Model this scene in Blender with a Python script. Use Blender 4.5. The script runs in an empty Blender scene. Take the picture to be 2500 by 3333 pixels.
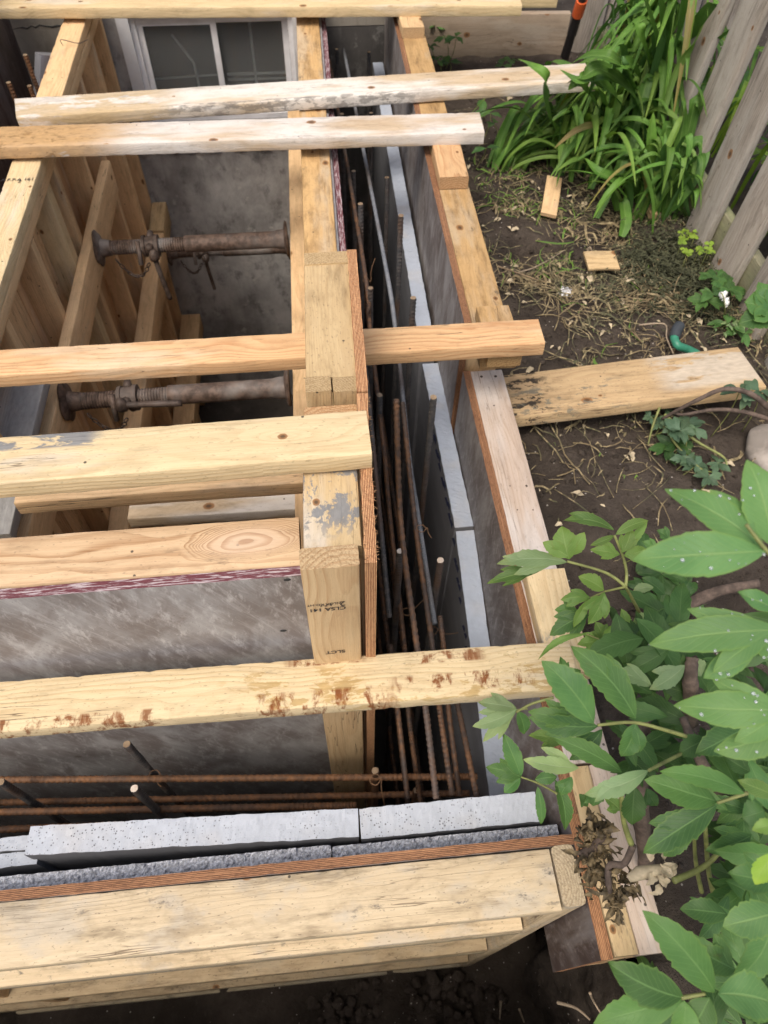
import bpy, math, random
import numpy as np
from mathutils import Vector, Matrix, noise as mnoise
random.seed(7); rng = np.random.default_rng(7)
SC = bpy.context.scene; COL = SC.collection

# ------------------------------------------------------------------ camera, sky, sun, exposure
FPX, CX, CY = 2311.0, 1250.0, 1666.5
Nd = Vector((-45, 1646.5, 2311)).normalized()
Xd = Vector((29650, -2370, 2311)); Xd -= Nd * Xd.dot(Nd); Xd.normalize()
Fd = Xd.cross(Nd)
CAMP = Vector((0, 0, 1.5))
M3 = Matrix((Xd, Fd, -Nd))                      # camera (right, down, forward) -> world
cam_data = bpy.data.cameras.new('camera'); cam = bpy.data.objects.new('camera', cam_data); COL.objects.link(cam)
cam_data.sensor_fit = 'VERTICAL'; cam_data.sensor_height = 36.0; cam_data.sensor_width = 27.0
cam_data.lens = 36.0 * FPX / 3333.0
cam_data.clip_start = 0.02; cam_data.clip_end = 300
cam_data.dof.use_dof = True; cam_data.dof.focus_distance = 1.15; cam_data.dof.aperture_fstop = 7.0
cx_, cy_, cz_ = (M3 @ Vector(v) for v in ((1, 0, 0), (0, -1, 0), (0, 0, -1)))
R = Matrix((cx_, cy_, cz_)).transposed()
cam.matrix_world = Matrix.Translation(CAMP) @ R.to_4x4()
SC.camera = cam

SUN_EL, SUN_AZ = math.radians(62), math.radians(215)
W = bpy.data.worlds.new('World'); SC.world = W; W.use_nodes = True
wn = W.node_tree.nodes; bg = wn['Background']
sky = wn.new('ShaderNodeTexSky'); sky.sky_type = 'NISHITA'; sky.sun_disc = False
sky.sun_elevation = SUN_EL; sky.sun_rotation = SUN_AZ; sky.dust_density = 6.0; sky.air_density = 1.2; sky.ozone_density = 0.4
W.node_tree.links.new(sky.outputs[0], bg.inputs[0]); bg.inputs[1].default_value = 0.15
sl = bpy.data.lights.new('sun', 'SUN'); sl.energy = 1.0; sl.angle = math.radians(20); sl.color = (1.0, 0.96, 0.9)
so = bpy.data.objects.new('sun', sl); COL.objects.link(so)
sd = Vector((math.sin(SUN_AZ) * math.cos(SUN_EL), math.cos(SUN_AZ) * math.cos(SUN_EL), math.sin(SUN_EL)))
so.rotation_euler = (-sd).to_track_quat('-Z', 'Y').to_euler(); so.location = (0, 0, 12)
vs = SC.view_settings; vs.view_transform = 'Standard'; vs.look = 'None'; vs.gamma = 1; vs.use_curve_mapping = False
vs.exposure = 0.43
SC.cycles.max_bounces = 8; SC.cycles.diffuse_bounces = 7

# ------------------------------------------------------------------ survey: a sight line of the photograph met with a known level or wall
def ray(x, y): return M3 @ Vector(((x - CX) / FPX, (y - CY) / FPX, 1))
def atz(x, y, z): r = ray(x, y); return CAMP + r * ((z - CAMP.z) / r.z)
def aty(x, y, v): r = ray(x, y); return CAMP + r * (v / r.y)
def atx(x, y, v): r = ray(x, y); return CAMP + r * (v / r.x)
def atd(x, y, d): return CAMP + ray(x, y) * d
DS = 1.507
def dz(x, y, z): return atz(x * DS, y * DS, z)

# ------------------------------------------------------------------ node helper
class NB:
    def __init__(s, name):
        s.m = bpy.data.materials.new(name); s.m.use_nodes = True; s.t = s.m.node_tree
        s.b = s.t.nodes['Principled BSDF']; s.tc = s.t.nodes.new('ShaderNodeTexCoord')
        s.P = s.tc.outputs['Object']; s.N = s.tc.outputs['Normal']; s.UV = s.tc.outputs['UV']
        s.rnd = s.t.nodes.new('ShaderNodeObjectInfo').outputs['Random']
    def put(s, sock, v):
        if isinstance(v, bpy.types.NodeSocket): s.t.links.new(v, sock)
        elif isinstance(v, (tuple, list)):
            sock.default_value = tuple(v) + ((1.0,) if len(v) == 3 and sock.type == 'RGBA' else ())
        else: sock.default_value = v
    def ma(s, op, a, b=0.0, c=None, clamp=False):
        n = s.t.nodes.new('ShaderNodeMath'); n.operation = op; n.use_clamp = clamp
        s.put(n.inputs[0], a); s.put(n.inputs[1], b)
        if c is not None: s.put(n.inputs[2], c)
        return n.outputs[0]
    def vm(s, op, a, b=(0, 0, 0)):
        n = s.t.nodes.new('ShaderNodeVectorMath'); n.operation = op; s.put(n.inputs[0], a)
        if op == 'SCALE': s.put(n.inputs['Scale'], b)
        elif op != 'LENGTH': s.put(n.inputs[1], b)
        return n.outputs['Value'] if op in ('LENGTH', 'DOT_PRODUCT') else n.outputs[0]
    def xyz(s, v):
        n = s.t.nodes.new('ShaderNodeSeparateXYZ'); s.put(n.inputs[0], v); return n.outputs
    def comb(s, x, y, z):
        n = s.t.nodes.new('ShaderNodeCombineXYZ')
        for i, v in enumerate((x, y, z)): s.put(n.inputs[i], v)
        return n.outputs[0]
    def noise(s, v, sc=(1, 1, 1), det=2.0, rough=0.55, dist=0.0):
        n = s.t.nodes.new('ShaderNodeTexNoise'); s.put(n.inputs['Vector'], s.vm('MULTIPLY', v, sc))
        n.inputs['Scale'].default_value = 1.0; n.inputs['Detail'].default_value = det; n.inputs['Roughness'].default_value = rough
        n.inputs['Distortion'].default_value = dist
        return n.outputs[0]
    def vor(s, v, sc, feat='F1'):
        n = s.t.nodes.new('ShaderNodeTexVoronoi'); n.feature = feat; s.put(n.inputs['Vector'], s.vm('MULTIPLY', v, sc)); n.inputs['Scale'].default_value = 1.0
        return n
    def rng(s, v, a, b, lo=0.0, hi=1.0, smooth=True):
        n = s.t.nodes.new('ShaderNodeMapRange'); n.interpolation_type = 'SMOOTHSTEP' if smooth else 'LINEAR'
        s.put(n.inputs[0], v)
        for i, q in zip((1, 2, 3, 4), (a, b, lo, hi)): n.inputs[i].default_value = q
        return n.outputs[0]
    def mix(s, f, a, b, mode='MIX'):
        n = s.t.nodes.new('ShaderNodeMix'); n.data_type = 'RGBA'; n.blend_type = mode
        s.put(n.inputs[0], f); s.put(n.inputs[6], a); s.put(n.inputs[7], b); return n.outputs[2]
    def bump(s, h, st=0.3, d=0.002, prev=None):
        n = s.t.nodes.new('ShaderNodeBump'); n.inputs['Strength'].default_value = st; n.inputs['Distance'].default_value = d
        s.put(n.inputs['Height'], h)
        if prev is not None: s.put(n.inputs['Normal'], prev)
        return n.outputs[0]
    def out(s, col, rough=0.7, normal=None, **kw):
        s.put(s.b.inputs['Base Color'], col); s.put(s.b.inputs['Roughness'], rough)
        if normal is not None: s.put(s.b.inputs['Normal'], normal)
        for k, v in kw.items(): s.put(s.b.inputs[k.replace('_', ' ')], v)
        return s.m

def wood(name, light, dark, ring=0.5, freq=210, weather=None, wamt=0.0, wscale=(2.0, 9, 9), stain=(0.05, 0.045, 0.035), samt=0.25,
         sscale=(9, 45, 45), knots=0.5, patches=(), speck=0.25, endc=None, rough=0.8, dirt=0.25, bigknot=None, blot=0.3):
    light = tuple(min(0.8, 1.09 * (0.86 * c + 0.14 * (0.3 * light[0] + 0.6 * light[1] + 0.1 * light[2]))) for c in light)
    dark = tuple(1.08 * (0.88 * c + 0.12 * (0.3 * dark[0] + 0.6 * dark[1] + 0.1 * dark[2])) for c in dark)
    if weather: weather = tuple(min(0.75, 1.15 * c) for c in weather)
    s = NB(name)
    off = s.comb(s.ma('MULTIPLY', s.rnd, 13.7), s.ma('MULTIPLY', s.rnd, 7.1), s.ma('MULTIPLY', s.rnd, 5.3))
    Q = s.vm('ADD', s.P, off)
    px, py, pz = s.xyz(s.P); qx, qy, qz = s.xyz(Q)
    nx_, ny_, nz_ = s.xyz(s.N)
    wide = s.rng(s.ma('ABSOLUTE', nz_), 0.5, 0.8)
    # knots: rods through the board, so they are round on the wide faces
    S = (3.4, 11.0, 1.0)
    V = s.comb(qx, qy, s.ma('MULTIPLY', s.rnd, 40.0))
    def spots(S, keepth):
        vo = s.vor(V, S); vo.voronoi_dimensions = '2D'
        dv = s.vm('DIVIDE', s.vm('SUBTRACT', s.vm('MULTIPLY', V, S), vo.outputs['Position']), S)
        kx, ky, kz = s.xyz(dv)
        return kx, ky, s.ma('LESS_THAN', s.xyz(vo.outputs['Color'])[0], keepth), s.xyz(vo.outputs['Color'])[1]
    kx, ky, keep, ksz = spots(S, knots)
    wobk = s.ma('MULTIPLY_ADD', s.noise(Q, (120, 120, 120), 2), 0.004, -0.002)
    kd = s.ma('ADD', s.ma('DIVIDE', s.vm('LENGTH', s.comb(s.ma('MULTIPLY', kx, 0.75), ky, 0.0)), s.ma('MULTIPLY_ADD', ksz, 0.9, 0.45)), wobk)
    kd2 = s.vm('LENGTH', s.comb(s.ma('MULTIPLY', kx, 0.24), ky, 0.0))
    kinf = s.ma('MULTIPLY', s.ma('EXPONENT', s.ma('MULTIPLY', kd2, -75.0)), keep)
    w1 = s.noise(Q, (1.8, 5, 5), 2); w2 = s.noise(Q, (4.5, 14, 14), 2)
    yo = s.ma('MULTIPLY_ADD', s.rnd, 0.10, -0.05)
    dy = s.ma('ADD', s.ma('SUBTRACT', py, yo), s.ma('MULTIPLY_ADD', w1, 0.09, -0.045))
    dzz = s.ma('ADD', s.ma('ADD', pz, s.ma('MULTIPLY_ADD', s.rnd, 0.05, 0.03)), s.ma('MULTIPLY_ADD', w2, 0.028, -0.014))
    r = s.ma('SQRT', s.ma('ADD', s.ma('MULTIPLY', dy, dy), s.ma('MULTIPLY', dzz, dzz)))
    r = s.ma('ADD', r, s.ma('MULTIPLY', kinf, 0.03))
    bk = None
    if bigknot:
        bx, by, bs = bigknot
        bd = s.vm('LENGTH', s.comb(s.ma('MULTIPLY', s.ma('SUBTRACT', px, bx), 0.36), s.ma('SUBTRACT', py, by), 0.0))
        bd = s.ma('ADD', bd, s.ma('ADD', s.ma('MULTIPLY_ADD', s.noise(Q, (9, 26, 26), 2), 0.016, -0.008), s.ma('MULTIPLY_ADD', w2, 0.02, -0.01)))
        bk = s.rng(bd, 0.6 * bs, 1.15 * bs, 1.0, 0.0)
        r2 = s.ma('ADD', s.ma('MULTIPLY', bd, 1.1), s.ma('MULTIPLY_ADD', w2, 0.02, -0.01))
        r = s.ma('ADD', s.ma('MULTIPLY', r2, bk), s.ma('MULTIPLY', r, s.ma('SUBTRACT', 1.0, bk)))
    fr = s.ma('FRACT', s.ma('MULTIPLY', r, float(freq)))
    late = s.ma('MULTIPLY', s.rng(fr, 0.35, 0.9), s.rng(fr, 0.92, 1.0, 1.0, 0.0))
    fib = s.noise(Q, (9, 420, 420), 2); fib2 = s.noise(Q, (3.5, 75, 75), 4, 0.65); fib3 = s.noise(Q, (1.2, 28, 28), 3)
    ringm = s.ma('MULTIPLY', late, s.ma('MULTIPLY', s.rng(s.noise(Q, (2.2, 16, 16), 1), 0.3, 0.7, 0.35, 1.0), ring))
    col = s.mix(ringm, light, dark)
    col = s.mix(s.rng(fib2, 0.38, 0.72, 0.0, 0.5), col, tuple(0.45 * a + 0.55 * b for a, b in zip(light, dark)))
    col = s.mix(s.rng(fib3, 0.42, 0.70, 0.0, 0.38), col, tuple(0.5 * a + 0.5 * b for a, b in zip(light, dark)))
    col = s.mix(s.rng(fib, 0.3, 0.7, 0.0, 0.35), col, tuple(min(0.85, 1.14 * c) for c in light))
    # end grain
    ex = s.rng(s.ma('ABSOLUTE', nx_), 0.65, 0.85)
    eg = s.noise(Q, (330, 330, 330), 2)
    ec = s.mix(s.ma('MULTIPLY', late, 0.55), endc or tuple(0.80 * c for c in light), tuple(0.8 * c for c in dark))
    ec = s.mix(s.rng(eg, 0.38, 0.7, 0.0, 0.6), ec, tuple(0.5 * c for c in dark))
    if weather:
        wm = s.rng(s.noise(Q, wscale, 4, 0.6), 0.62 - 0.3 * wamt, 0.78 - 0.3 * wamt)
        col = s.mix(s.ma('MULTIPLY', wm, min(1.0, 0.45 + 0.6 * wamt)), col, weather)
    # blotches, dirt along the grain, stains, specks
    bl = s.noise(Q, (11, 22, 22), 4, 0.7, 0.4)
    col = s.mix(s.rng(bl, 0.46, 0.72, 0.0, blot), col, tuple(0.30 * a + 0.42 * b for a, b in zip(light, dark)))
    dm = s.noise(Q, (6, 30, 30), 5, 0.7)
    col = s.mix(s.rng(dm, 0.48, 0.74, 0.0, dirt), col, tuple(0.30 * c for c in dark))
    st = s.rng(s.noise(Q, sscale, 5, 0.75), 0.58, 0.70)
    big = s.rng(s.noise(Q, (2.6, 10, 10), 2), 0.42, 0.58)
    col = s.mix(s.ma('MULTIPLY', s.ma('MULTIPLY', st, big), samt), col, stain)
    sp = s.noise(Q, (110, 230, 230), 2)
    col = s.mix(s.rng(sp, 0.62, 0.72, 0.0, speck), col, (0.06, 0.045, 0.03))
    # hairline checks along the grain
    ck = s.noise(Q, (2.2, 55, 55), 2)
    ckm = s.ma('MULTIPLY', s.rng(s.ma('ABSOLUTE', s.ma('SUBTRACT', ck, 0.5)), 0.0, 0.010, 1.0, 0.0), s.rng(s.noise(Q, (3.3, 11, 11), 1), 0.56, 0.66))
    col = s.mix(s.ma('MULTIPLY', ckm, 0.75), col, (0.08, 0.05, 0.03))
    # knots and nail holes
    kc = s.mix(s.rng(kd, 0.002, 0.0075), (0.075, 0.036, 0.016), (0.29, 0.14, 0.055))
    km = s.ma('MULTIPLY', s.rng(kd, 0.0078, 0.0105, 1.0, 0.0), s.ma('MULTIPLY', keep, s.ma('MULTIPLY', wide, 0.9)))
    col = s.mix(km, col, kc)
    ax, ay, akeep, _ = spots((5.5, 17.0, 1.0), 0.22)
    ad = s.vm('LENGTH', s.comb(ax, ay, 0.0))
    col = s.mix(s.ma('MULTIPLY', s.rng(ad, 0.0018, 0.0032, 1.0, 0.0), s.ma('MULTIPLY', akeep, s.ma('MULTIPLY', wide, 0.85))), col, (0.035, 0.03, 0.028))
    if bk is not None:
        col = s.mix(s.rng(bd, 0.25 * bs, 1.0 * bs, 0.55, 0.0), col, (0.60, 0.47, 0.36)); col = s.mix(s.rng(bd, 0.13 * bs, 0.3 * bs, 0.8, 0.0), col, (0.40, 0.27, 0.18)); col = s.mix(s.ma('MULTIPLY', s.ma('MULTIPLY', bk, late), 0.32), col, (0.32, 0.16, 0.07))
    hgt = s.ma('ADD', s.ma('MULTIPLY', fib, 0.5), s.ma('ADD', s.ma('MULTIPLY', late, 0.4), s.ma('MULTIPLY', sp, -0.6)))
    for (pc, psc, th, xr, yr, am) in patches:
        m = s.rng(s.noise(Q, psc, 5, 0.7, 0.3), th - (0.03 if pc is RUST else 0), th + (0.08 if pc is RUST else 0.05))
        if pc is RUST: m = s.ma('MULTIPLY', m, s.rng(s.noise(Q, (130, 14, 14), 3), 0.35, 0.55, 0.5, 1.0))
        for c, rr in ((px, xr), (py, yr)):
            if rr:
                e = 0.12 * (rr[1] - rr[0])
                m = s.ma('MULTIPLY', m, s.ma('MULTIPLY', s.rng(c, rr[0] - e, rr[0] + e), s.rng(c, rr[1] - e, rr[1] + e, 1.0, 0.0)))
        pcol = s.mix(s.noise(Q, (40, 90, 90), 3), tuple(0.6 * c for c in pc), tuple(1.3 * c for c in pc))
        col = s.mix(s.ma('MULTIPLY', m, am), col, pcol)
    col = s.mix(s.ma('MULTIPLY', ex, 0.9), col, ec)
    tint = s.ma('MULTIPLY_ADD', s.rnd, 0.20, 0.88)
    col = s.mix(1.0, col, s.comb(tint, tint, tint), 'MULTIPLY')
    hgt = s.ma('ADD', hgt, s.ma('MULTIPLY', s.ma('MULTIPLY', eg, ex), 1.5))
    hgt = s.ma('SUBTRACT', hgt, s.ma('MULTIPLY', ckm, 1.2))
    nb = s.bump(hgt, 0.6, 0.0012)
    return s.out(col, rough, nb, Specular_IOR_Level=0.2)

WHITE, GREY, CEM = (0.55, 0.515, 0.455), (0.32, 0.285, 0.24), (0.24, 0.24, 0.235)
RUST = (0.21, 0.062, 0.015)
MW = {
 'fresh':   wood('pine_fresh', (0.63, 0.485, 0.255), (0.42, 0.255, 0.095), 0.5, 190, WHITE, 0.2, samt=0.25, dirt=0.25),
 'yellow':  wood('pine_yellow', (0.56, 0.40, 0.19), (0.36, 0.205, 0.07), 0.4, 200, (0.46, 0.36, 0.23), 0.35, samt=0.6, dirt=0.5, speck=0.4, blot=0.45),
 'amber':   wood('pine_amber', (0.52, 0.32, 0.115), (0.30, 0.155, 0.045), 0.35, 180, (0.42, 0.345, 0.245), 0.4, samt=0.75, dirt=0.6, speck=0.4, stain=(0.10, 0.085, 0.068), sscale=(14, 26, 26), blot=0.6),
 'bleach':  wood('pine_bleached', (0.52, 0.40, 0.25), (0.35, 0.23, 0.11), 0.4, 180, (0.60, 0.575, 0.53), 0.75, (1.6, 7, 7), samt=0.7, dirt=0.45, stain=(0.115, 0.11, 0.10), blot=0.3,
                 patches=(((0.15, 0.14, 0.125), (24, 60, 60), 0.48, (-0.55, 0.35), (-0.085, -0.052), 0.6), ((0.50, 0.36, 0.18), (4, 14, 14), 0.45, (-1.2, -0.5), None, 0.7))),
 'halfamber': wood('pine_half_amber', (0.52, 0.40, 0.26), (0.35, 0.22, 0.11), 0.4, 180, (0.60, 0.575, 0.54), 0.7, (1.6, 7, 7), samt=0.3, dirt=0.3,
                 patches=(((0.50, 0.31, 0.135), (3, 11, 11), 0.30, (-1.3, -0.22), None, 0.85), ((0.20, 0.12, 0.055), (30, 60, 60), 0.55, (-1.3, -0.3), None, 0.6))),
 'tan':     wood('pine_tan', (0.70, 0.47, 0.225), (0.46, 0.25, 0.098), 0.5, 170, GREY, 0.1, samt=0.3, dirt=0.3),
 'orange':  wood('pine_orange', (0.60, 0.375, 0.17), (0.40, 0.17, 0.052), 0.9, 140, (0.57, 0.46, 0.32), 0.3, samt=0.3, dirt=0.25, speck=0.2),
 'post':    wood('pine_clear_post', (0.54, 0.38, 0.19), (0.36, 0.19, 0.07), 0.75, 120, None, samt=0.1, dirt=0.15, speck=0.12, blot=0.12, knots=0.25),
 'ringy':   wood('pine_ringed', (0.55, 0.385, 0.215), (0.28, 0.135, 0.045), 1.0, 95, (0.52, 0.42, 0.31), 0.25, samt=0.45, dirt=0.4, knots=0.3, bigknot=(0.735, 0.004, 0.040)),
 'red':     wood('pine_red', (0.36, 0.19, 0.08), (0.22, 0.095, 0.035), 0.5, 170, None, samt=0.2, dirt=0.4),
 'cement':  wood('pine_cement', (0.57, 0.42, 0.21), (0.36, 0.21, 0.07), 0.35, 190, WHITE, 0.3, samt=0.3,
                 patches=((CEM, (18, 26, 26), 0.50, (-0.11, 0.13), None, 0.97),)),
 'cementspot': wood('pine_cement_spot', (0.66, 0.515, 0.275), (0.44, 0.27, 0.105), 0.75, 130, (0.50, 0.50, 0.49), 0.12, samt=0.2, dirt=0.2,
                 patches=((CEM, (9, 30, 30), 0.42, (-0.21, -0.04), (0.016, 0.05), 0.97), ((0.52, 0.53, 0.52), (3, 9, 9), 0.42, (-0.62, -0.30), (-0.03, 0.06), 0.75))),
 'bark':    wood('pine_rough_bark', (0.67, 0.53, 0.295), (0.45, 0.285, 0.11), 0.6, 150, (0.54, 0.51, 0.42), 0.2, samt=0.3, dirt=0.25, speck=0.35, stain=(0.12, 0.08, 0.04),
                 patches=(((0.46, 0.31, 0.115), (11, 34, 34), 0.54, (0.0, 0.7), (-0.05, 0.03), 0.75), (RUST, (34, 15, 15), 0.50, (0.03, 0.30), (-0.050, -0.014), 0.95), (RUST, (34, 18, 18), 0.53, (0.30, 0.56), (-0.034, 0.0), 0.95),
                          (RUST, (22, 30, 30), 0.47, (0.10, 0.24), (0.034, 0.052), 0.9), (RUST, (22, 30, 30), 0.47, (0.33, 0.47), (0.022, 0.046), 0.9), (RUST, (30, 20, 20), 0.52, (-0.50, -0.12), (-0.05, -0.026), 0.9))),
 'plank':   wood('plank_dirty', (0.49, 0.34, 0.165), (0.31, 0.18, 0.075), 0.55, 150, (0.52, 0.45, 0.35), 0.0, samt=0.6, dirt=0.5, speck=0.5, blot=0.4,
                 patches=(((0.03, 0.026, 0.022), (13, 26, 26), 0.53, (-0.46, -0.2), None, 0.95), ((0.15, 0.15, 0.12), (18, 34, 34), 0.55, (-0.3, 0.0), (-0.1, 0.02), 0.8), ((0.55, 0.49, 0.40), (3, 10, 10), 0.42, (0.12, 0.5), (-0.06, 0.1), 0.8))),
 'pink':    wood('pine_pinkish', (0.52, 0.41, 0.32), (0.36, 0.245, 0.16), 0.65, 180, (0.56, 0.515, 0.475), 0.75, (1.5, 9, 9), samt=0.3, dirt=0.3, stain=(0.16, 0.12, 0.09)),
 'dirty':   wood('pine_dirty', (0.56, 0.44, 0.265), (0.36, 0.25, 0.125), 0.3, 200, (0.42, 0.37, 0.29), 0.45, (9, 16, 16), samt=0.95, dirt=0.6, speck=0.45, sscale=(16, 30, 30), stain=(0.13, 0.118, 0.10), blot=0.6),
 'dirtier': wood('pine_muddy', (0.43, 0.325, 0.18), (0.26, 0.17, 0.08), 0.35, 200, (0.34, 0.28, 0.19), 0.45, (9, 16, 16), samt=0.95, dirt=0.75, speck=0.55, sscale=(22, 34, 34), stain=(0.075, 0.06, 0.045), blot=0.6),
 'green':   wood('pine_mossy_edge', (0.36, 0.30, 0.185), (0.23, 0.17, 0.09), 0.3, 200, (0.27, 0.245, 0.185), 0.5, samt=0.7, dirt=0.6, speck=0.5),
 'fence':   wood('cedar_weathered', (0.36, 0.312, 0.255), (0.19, 0.15, 0.115), 0.9, 110, (0.39, 0.36, 0.315), 0.5, (1.2, 8, 8), samt=0.4, dirt=0.45, stain=(0.12, 0.105, 0.08), rough=0.9),
 'fencegreen': wood('cedar_algae', (0.25, 0.235, 0.14), (0.15, 0.13, 0.07), 0.4, 150, (0.24, 0.25, 0.13), 0.5, samt=0.4, dirt=0.5),
 'tanboard': wood('retaining_board', (0.40, 0.31, 0.22), (0.27, 0.19, 0.12), 0.5, 150, (0.42, 0.36, 0.29), 0.4, samt=0.3, dirt=0.3),
 'greyboard': wood('board_cement_coated', (0.42, 0.385, 0.33), (0.26, 0.22, 0.18), 0.6, 170, (0.44, 0.43, 0.41), 0.6, samt=0.4, patches=(((0.34, 0.34, 0.33), (2, 5, 5), 0.30, (-2, 2), (-0.07, 0.02), 0.95),)),
}

def film(name, c1, c2, streak=(9, 9, 1.2), edge=((0.46, 0.24, 0.11), (0.22, 0.085, 0.035)), edge_paint=None, layers=7, stain=0.6, eamt=0.75):
    """plywood: filmed faces and a layered edge; local y is the thickness"""
    s = NB(name)
    Q = s.vm('ADD', s.P, s.comb(s.ma('MULTIPLY', s.rnd, 9.0), 0.0, s.ma('MULTIPLY', s.rnd, 5.0)))
    n1 = s.noise(Q, streak, 5, 0.65, 0.6); n2 = s.noise(Q, (1.8, 1.8, 1.8), 3); n3 = s.noise(Q, (60, 60, 20), 4, 0.7)
    col = s.mix(s.rng(n1, 0.36, 0.66), c1, c2)
    col = s.mix(s.rng(n2, 0.42, 0.65, 0.0, stain), col, tuple(0.6 * c for c in c1))
    col = s.mix(s.rng(n3, 0.5, 0.75, 0.0, 0.55), col, tuple(min(1, 1.5 * c) for c in c2))
    fx, fy, fz_ = s.xyz(Q)
    dg_ = s.comb(s.ma('ADD', fx, s.ma('MULTIPLY', fz_, 0.55)), 0.0, s.ma('SUBTRACT', fz_, s.ma('MULTIPLY', fx, 0.3)))
    n4 = s.noise(dg_, (46, 1, 7), 5, 0.75, 0.8)
    col = s.mix(s.rng(n4, 0.46, 0.72, 0.0, 0.34), col, tuple(min(1, 1.35 * c) for c in c2))
    col = s.mix(s.rng(n4, 0.28, 0.44, 0.35, 0.0), col, tuple(0.62 * c for c in c1))
    spk = s.noise(Q, (230, 230, 230), 2, 0.7); col = s.mix(s.rng(spk, 0.62, 0.74, 0.0, 0.45), col, tuple(0.35 * c for c in c1))
    vo = s.vor(Q, (5, 5, 5)); col = s.mix(s.rng(vo.outputs['Distance'], 0.03, 0.06, 0.7, 0.0), col, (0.12, 0.09, 0.07))
    # edge
    py = s.xyz(s.P)[1]
    wob = s.noise(Q, (14, 14, 14), 3)
    t = s.ma('FRACT', s.ma('ADD', s.ma('MULTIPLY', py, layers / 0.019), s.ma('MULTIPLY', wob, 0.5)))
    band = s.ma('MULTIPLY', s.rng(t, 0.25, 0.45), s.rng(t, 0.75, 0.95, 1.0, 0.0))
    e = s.mix(band, edge[0], edge[1])
    fz = s.noise(Q, (90, 700, 90), 3, 0.7)
    e = s.mix(s.rng(fz, 0.45, 0.7, 0.0, eamt), e, tuple(0.35 * c for c in edge[1]))
    e = s.mix(s.rng(s.noise(Q, (5, 200, 5), 2), 0.5, 0.7, 0.0, 0.5), e, tuple(min(1, 1.25 * c) for c in edge[0]))
    if edge_paint:
        wp = s.rng(s.noise(Q, (26, 380, 380), 4, 0.65), 0.50, 0.58)
        e = s.mix(wp, edge_paint, (0.45, 0.38, 0.39))
    f = s.rng(s.ma('ABSOLUTE', s.xyz(s.N)[1]), 0.6, 0.8)
    col = s.mix(f, e, col)
    ro = s.mix(f, (0.85, 0.85, 0.85), s.mix(n1, (0.42, 0.42, 0.42), (0.7, 0.7, 0.7)))
    nb = s.bump(s.ma('ADD', s.ma('MULTIPLY', n3, 0.5), s.ma('MULTIPLY', s.ma('ADD', fz, band), s.ma('SUBTRACT', 1.0, f))), 0.5, 0.0012)
    return s.out(col, ro, nb)
MP = {
 'grey': film('film_ply_grey', (0.17, 0.137, 0.122), (0.36, 0.34, 0.33), streak=(16, 16, 5), edge=((0.36, 0.185, 0.09), (0.13, 0.05, 0.022))),
 'greymaroon': film('film_ply_maroon_edge', (0.215, 0.188, 0.178), (0.42, 0.412, 0.408), streak=(9, 9, 6), edge_paint=(0.13, 0.035, 0.045)),
 'dark': film('film_ply_dark', (0.055, 0.036, 0.034), (0.19, 0.17, 0.165), streak=(14, 14, 2)),
 'raw': film('ply_raw_edge', (0.36, 0.24, 0.13), (0.42, 0.30, 0.17), edge=((0.58, 0.34, 0.17), (0.24, 0.085, 0.03)), eamt=0.55),
 'inside': film('ply_inside_brown', (0.20, 0.115, 0.06), (0.26, 0.16, 0.09), streak=(3, 3, 12), stain=0.3),
}

def mat_steel(name, c1, c2, c3, tip=None, rough=0.65, sc=60):
    s = NB(name); Q = s.vm('ADD', s.P, s.comb(s.ma('MULTIPLY', s.rnd, 9.0), 0.0, 0.0))
    a = s.noise(Q, (sc, sc, sc), 5, 0.65); b = s.noise(Q, (6, 6, 6), 3)
    c = s.mix(s.rng(a, 0.38, 0.62), c1, c2); c = s.mix(s.rng(b, 0.45, 0.7, 0.0, 0.85), c, c3)
    return s.out(c, rough, s.bump(a, 0.5, 0.001), Metallic=0.15)
MS = {
 'rustdark': mat_steel('rebar_rust_dark', (0.06, 0.038, 0.028), (0.145, 0.072, 0.034), (0.05, 0.04, 0.035)),
 'rust': mat_steel('rebar_rust', (0.115, 0.06, 0.032), (0.22, 0.105, 0.045), (0.075, 0.05, 0.037)),
 'grey': mat_steel('rebar_steel', (0.06, 0.06, 0.062), (0.11, 0.10, 0.093), (0.10, 0.055, 0.032)),
 'blue': mat_steel('rebar_blue_grey', (0.15, 0.165, 0.185), (0.20, 0.21, 0.225), (0.11, 0.085, 0.07)),
 'cuttan': mat_steel('rebar_cut_tan', (0.24, 0.165, 0.10), (0.36, 0.27, 0.17), (0.16, 0.10, 0.06), rough=0.6),
 'cut': mat_steel('rebar_cut_end', (0.55, 0.48, 0.40), (0.72, 0.66, 0.58), (0.45, 0.33, 0.22), rough=0.5),
 'jack': mat_steel('jack_steel', (0.065, 0.042, 0.030), (0.155, 0.105, 0.078), (0.30, 0.28, 0.26), sc=38),
 'jackdark': mat_steel('jack_nut', (0.05, 0.034, 0.026), (0.11, 0.078, 0.06), (0.17, 0.14, 0.12), sc=45),
 'wire': mat_steel('tie_wire', (0.16, 0.08, 0.035), (0.24, 0.13, 0.06), (0.10, 0.055, 0.03)),
}

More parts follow.
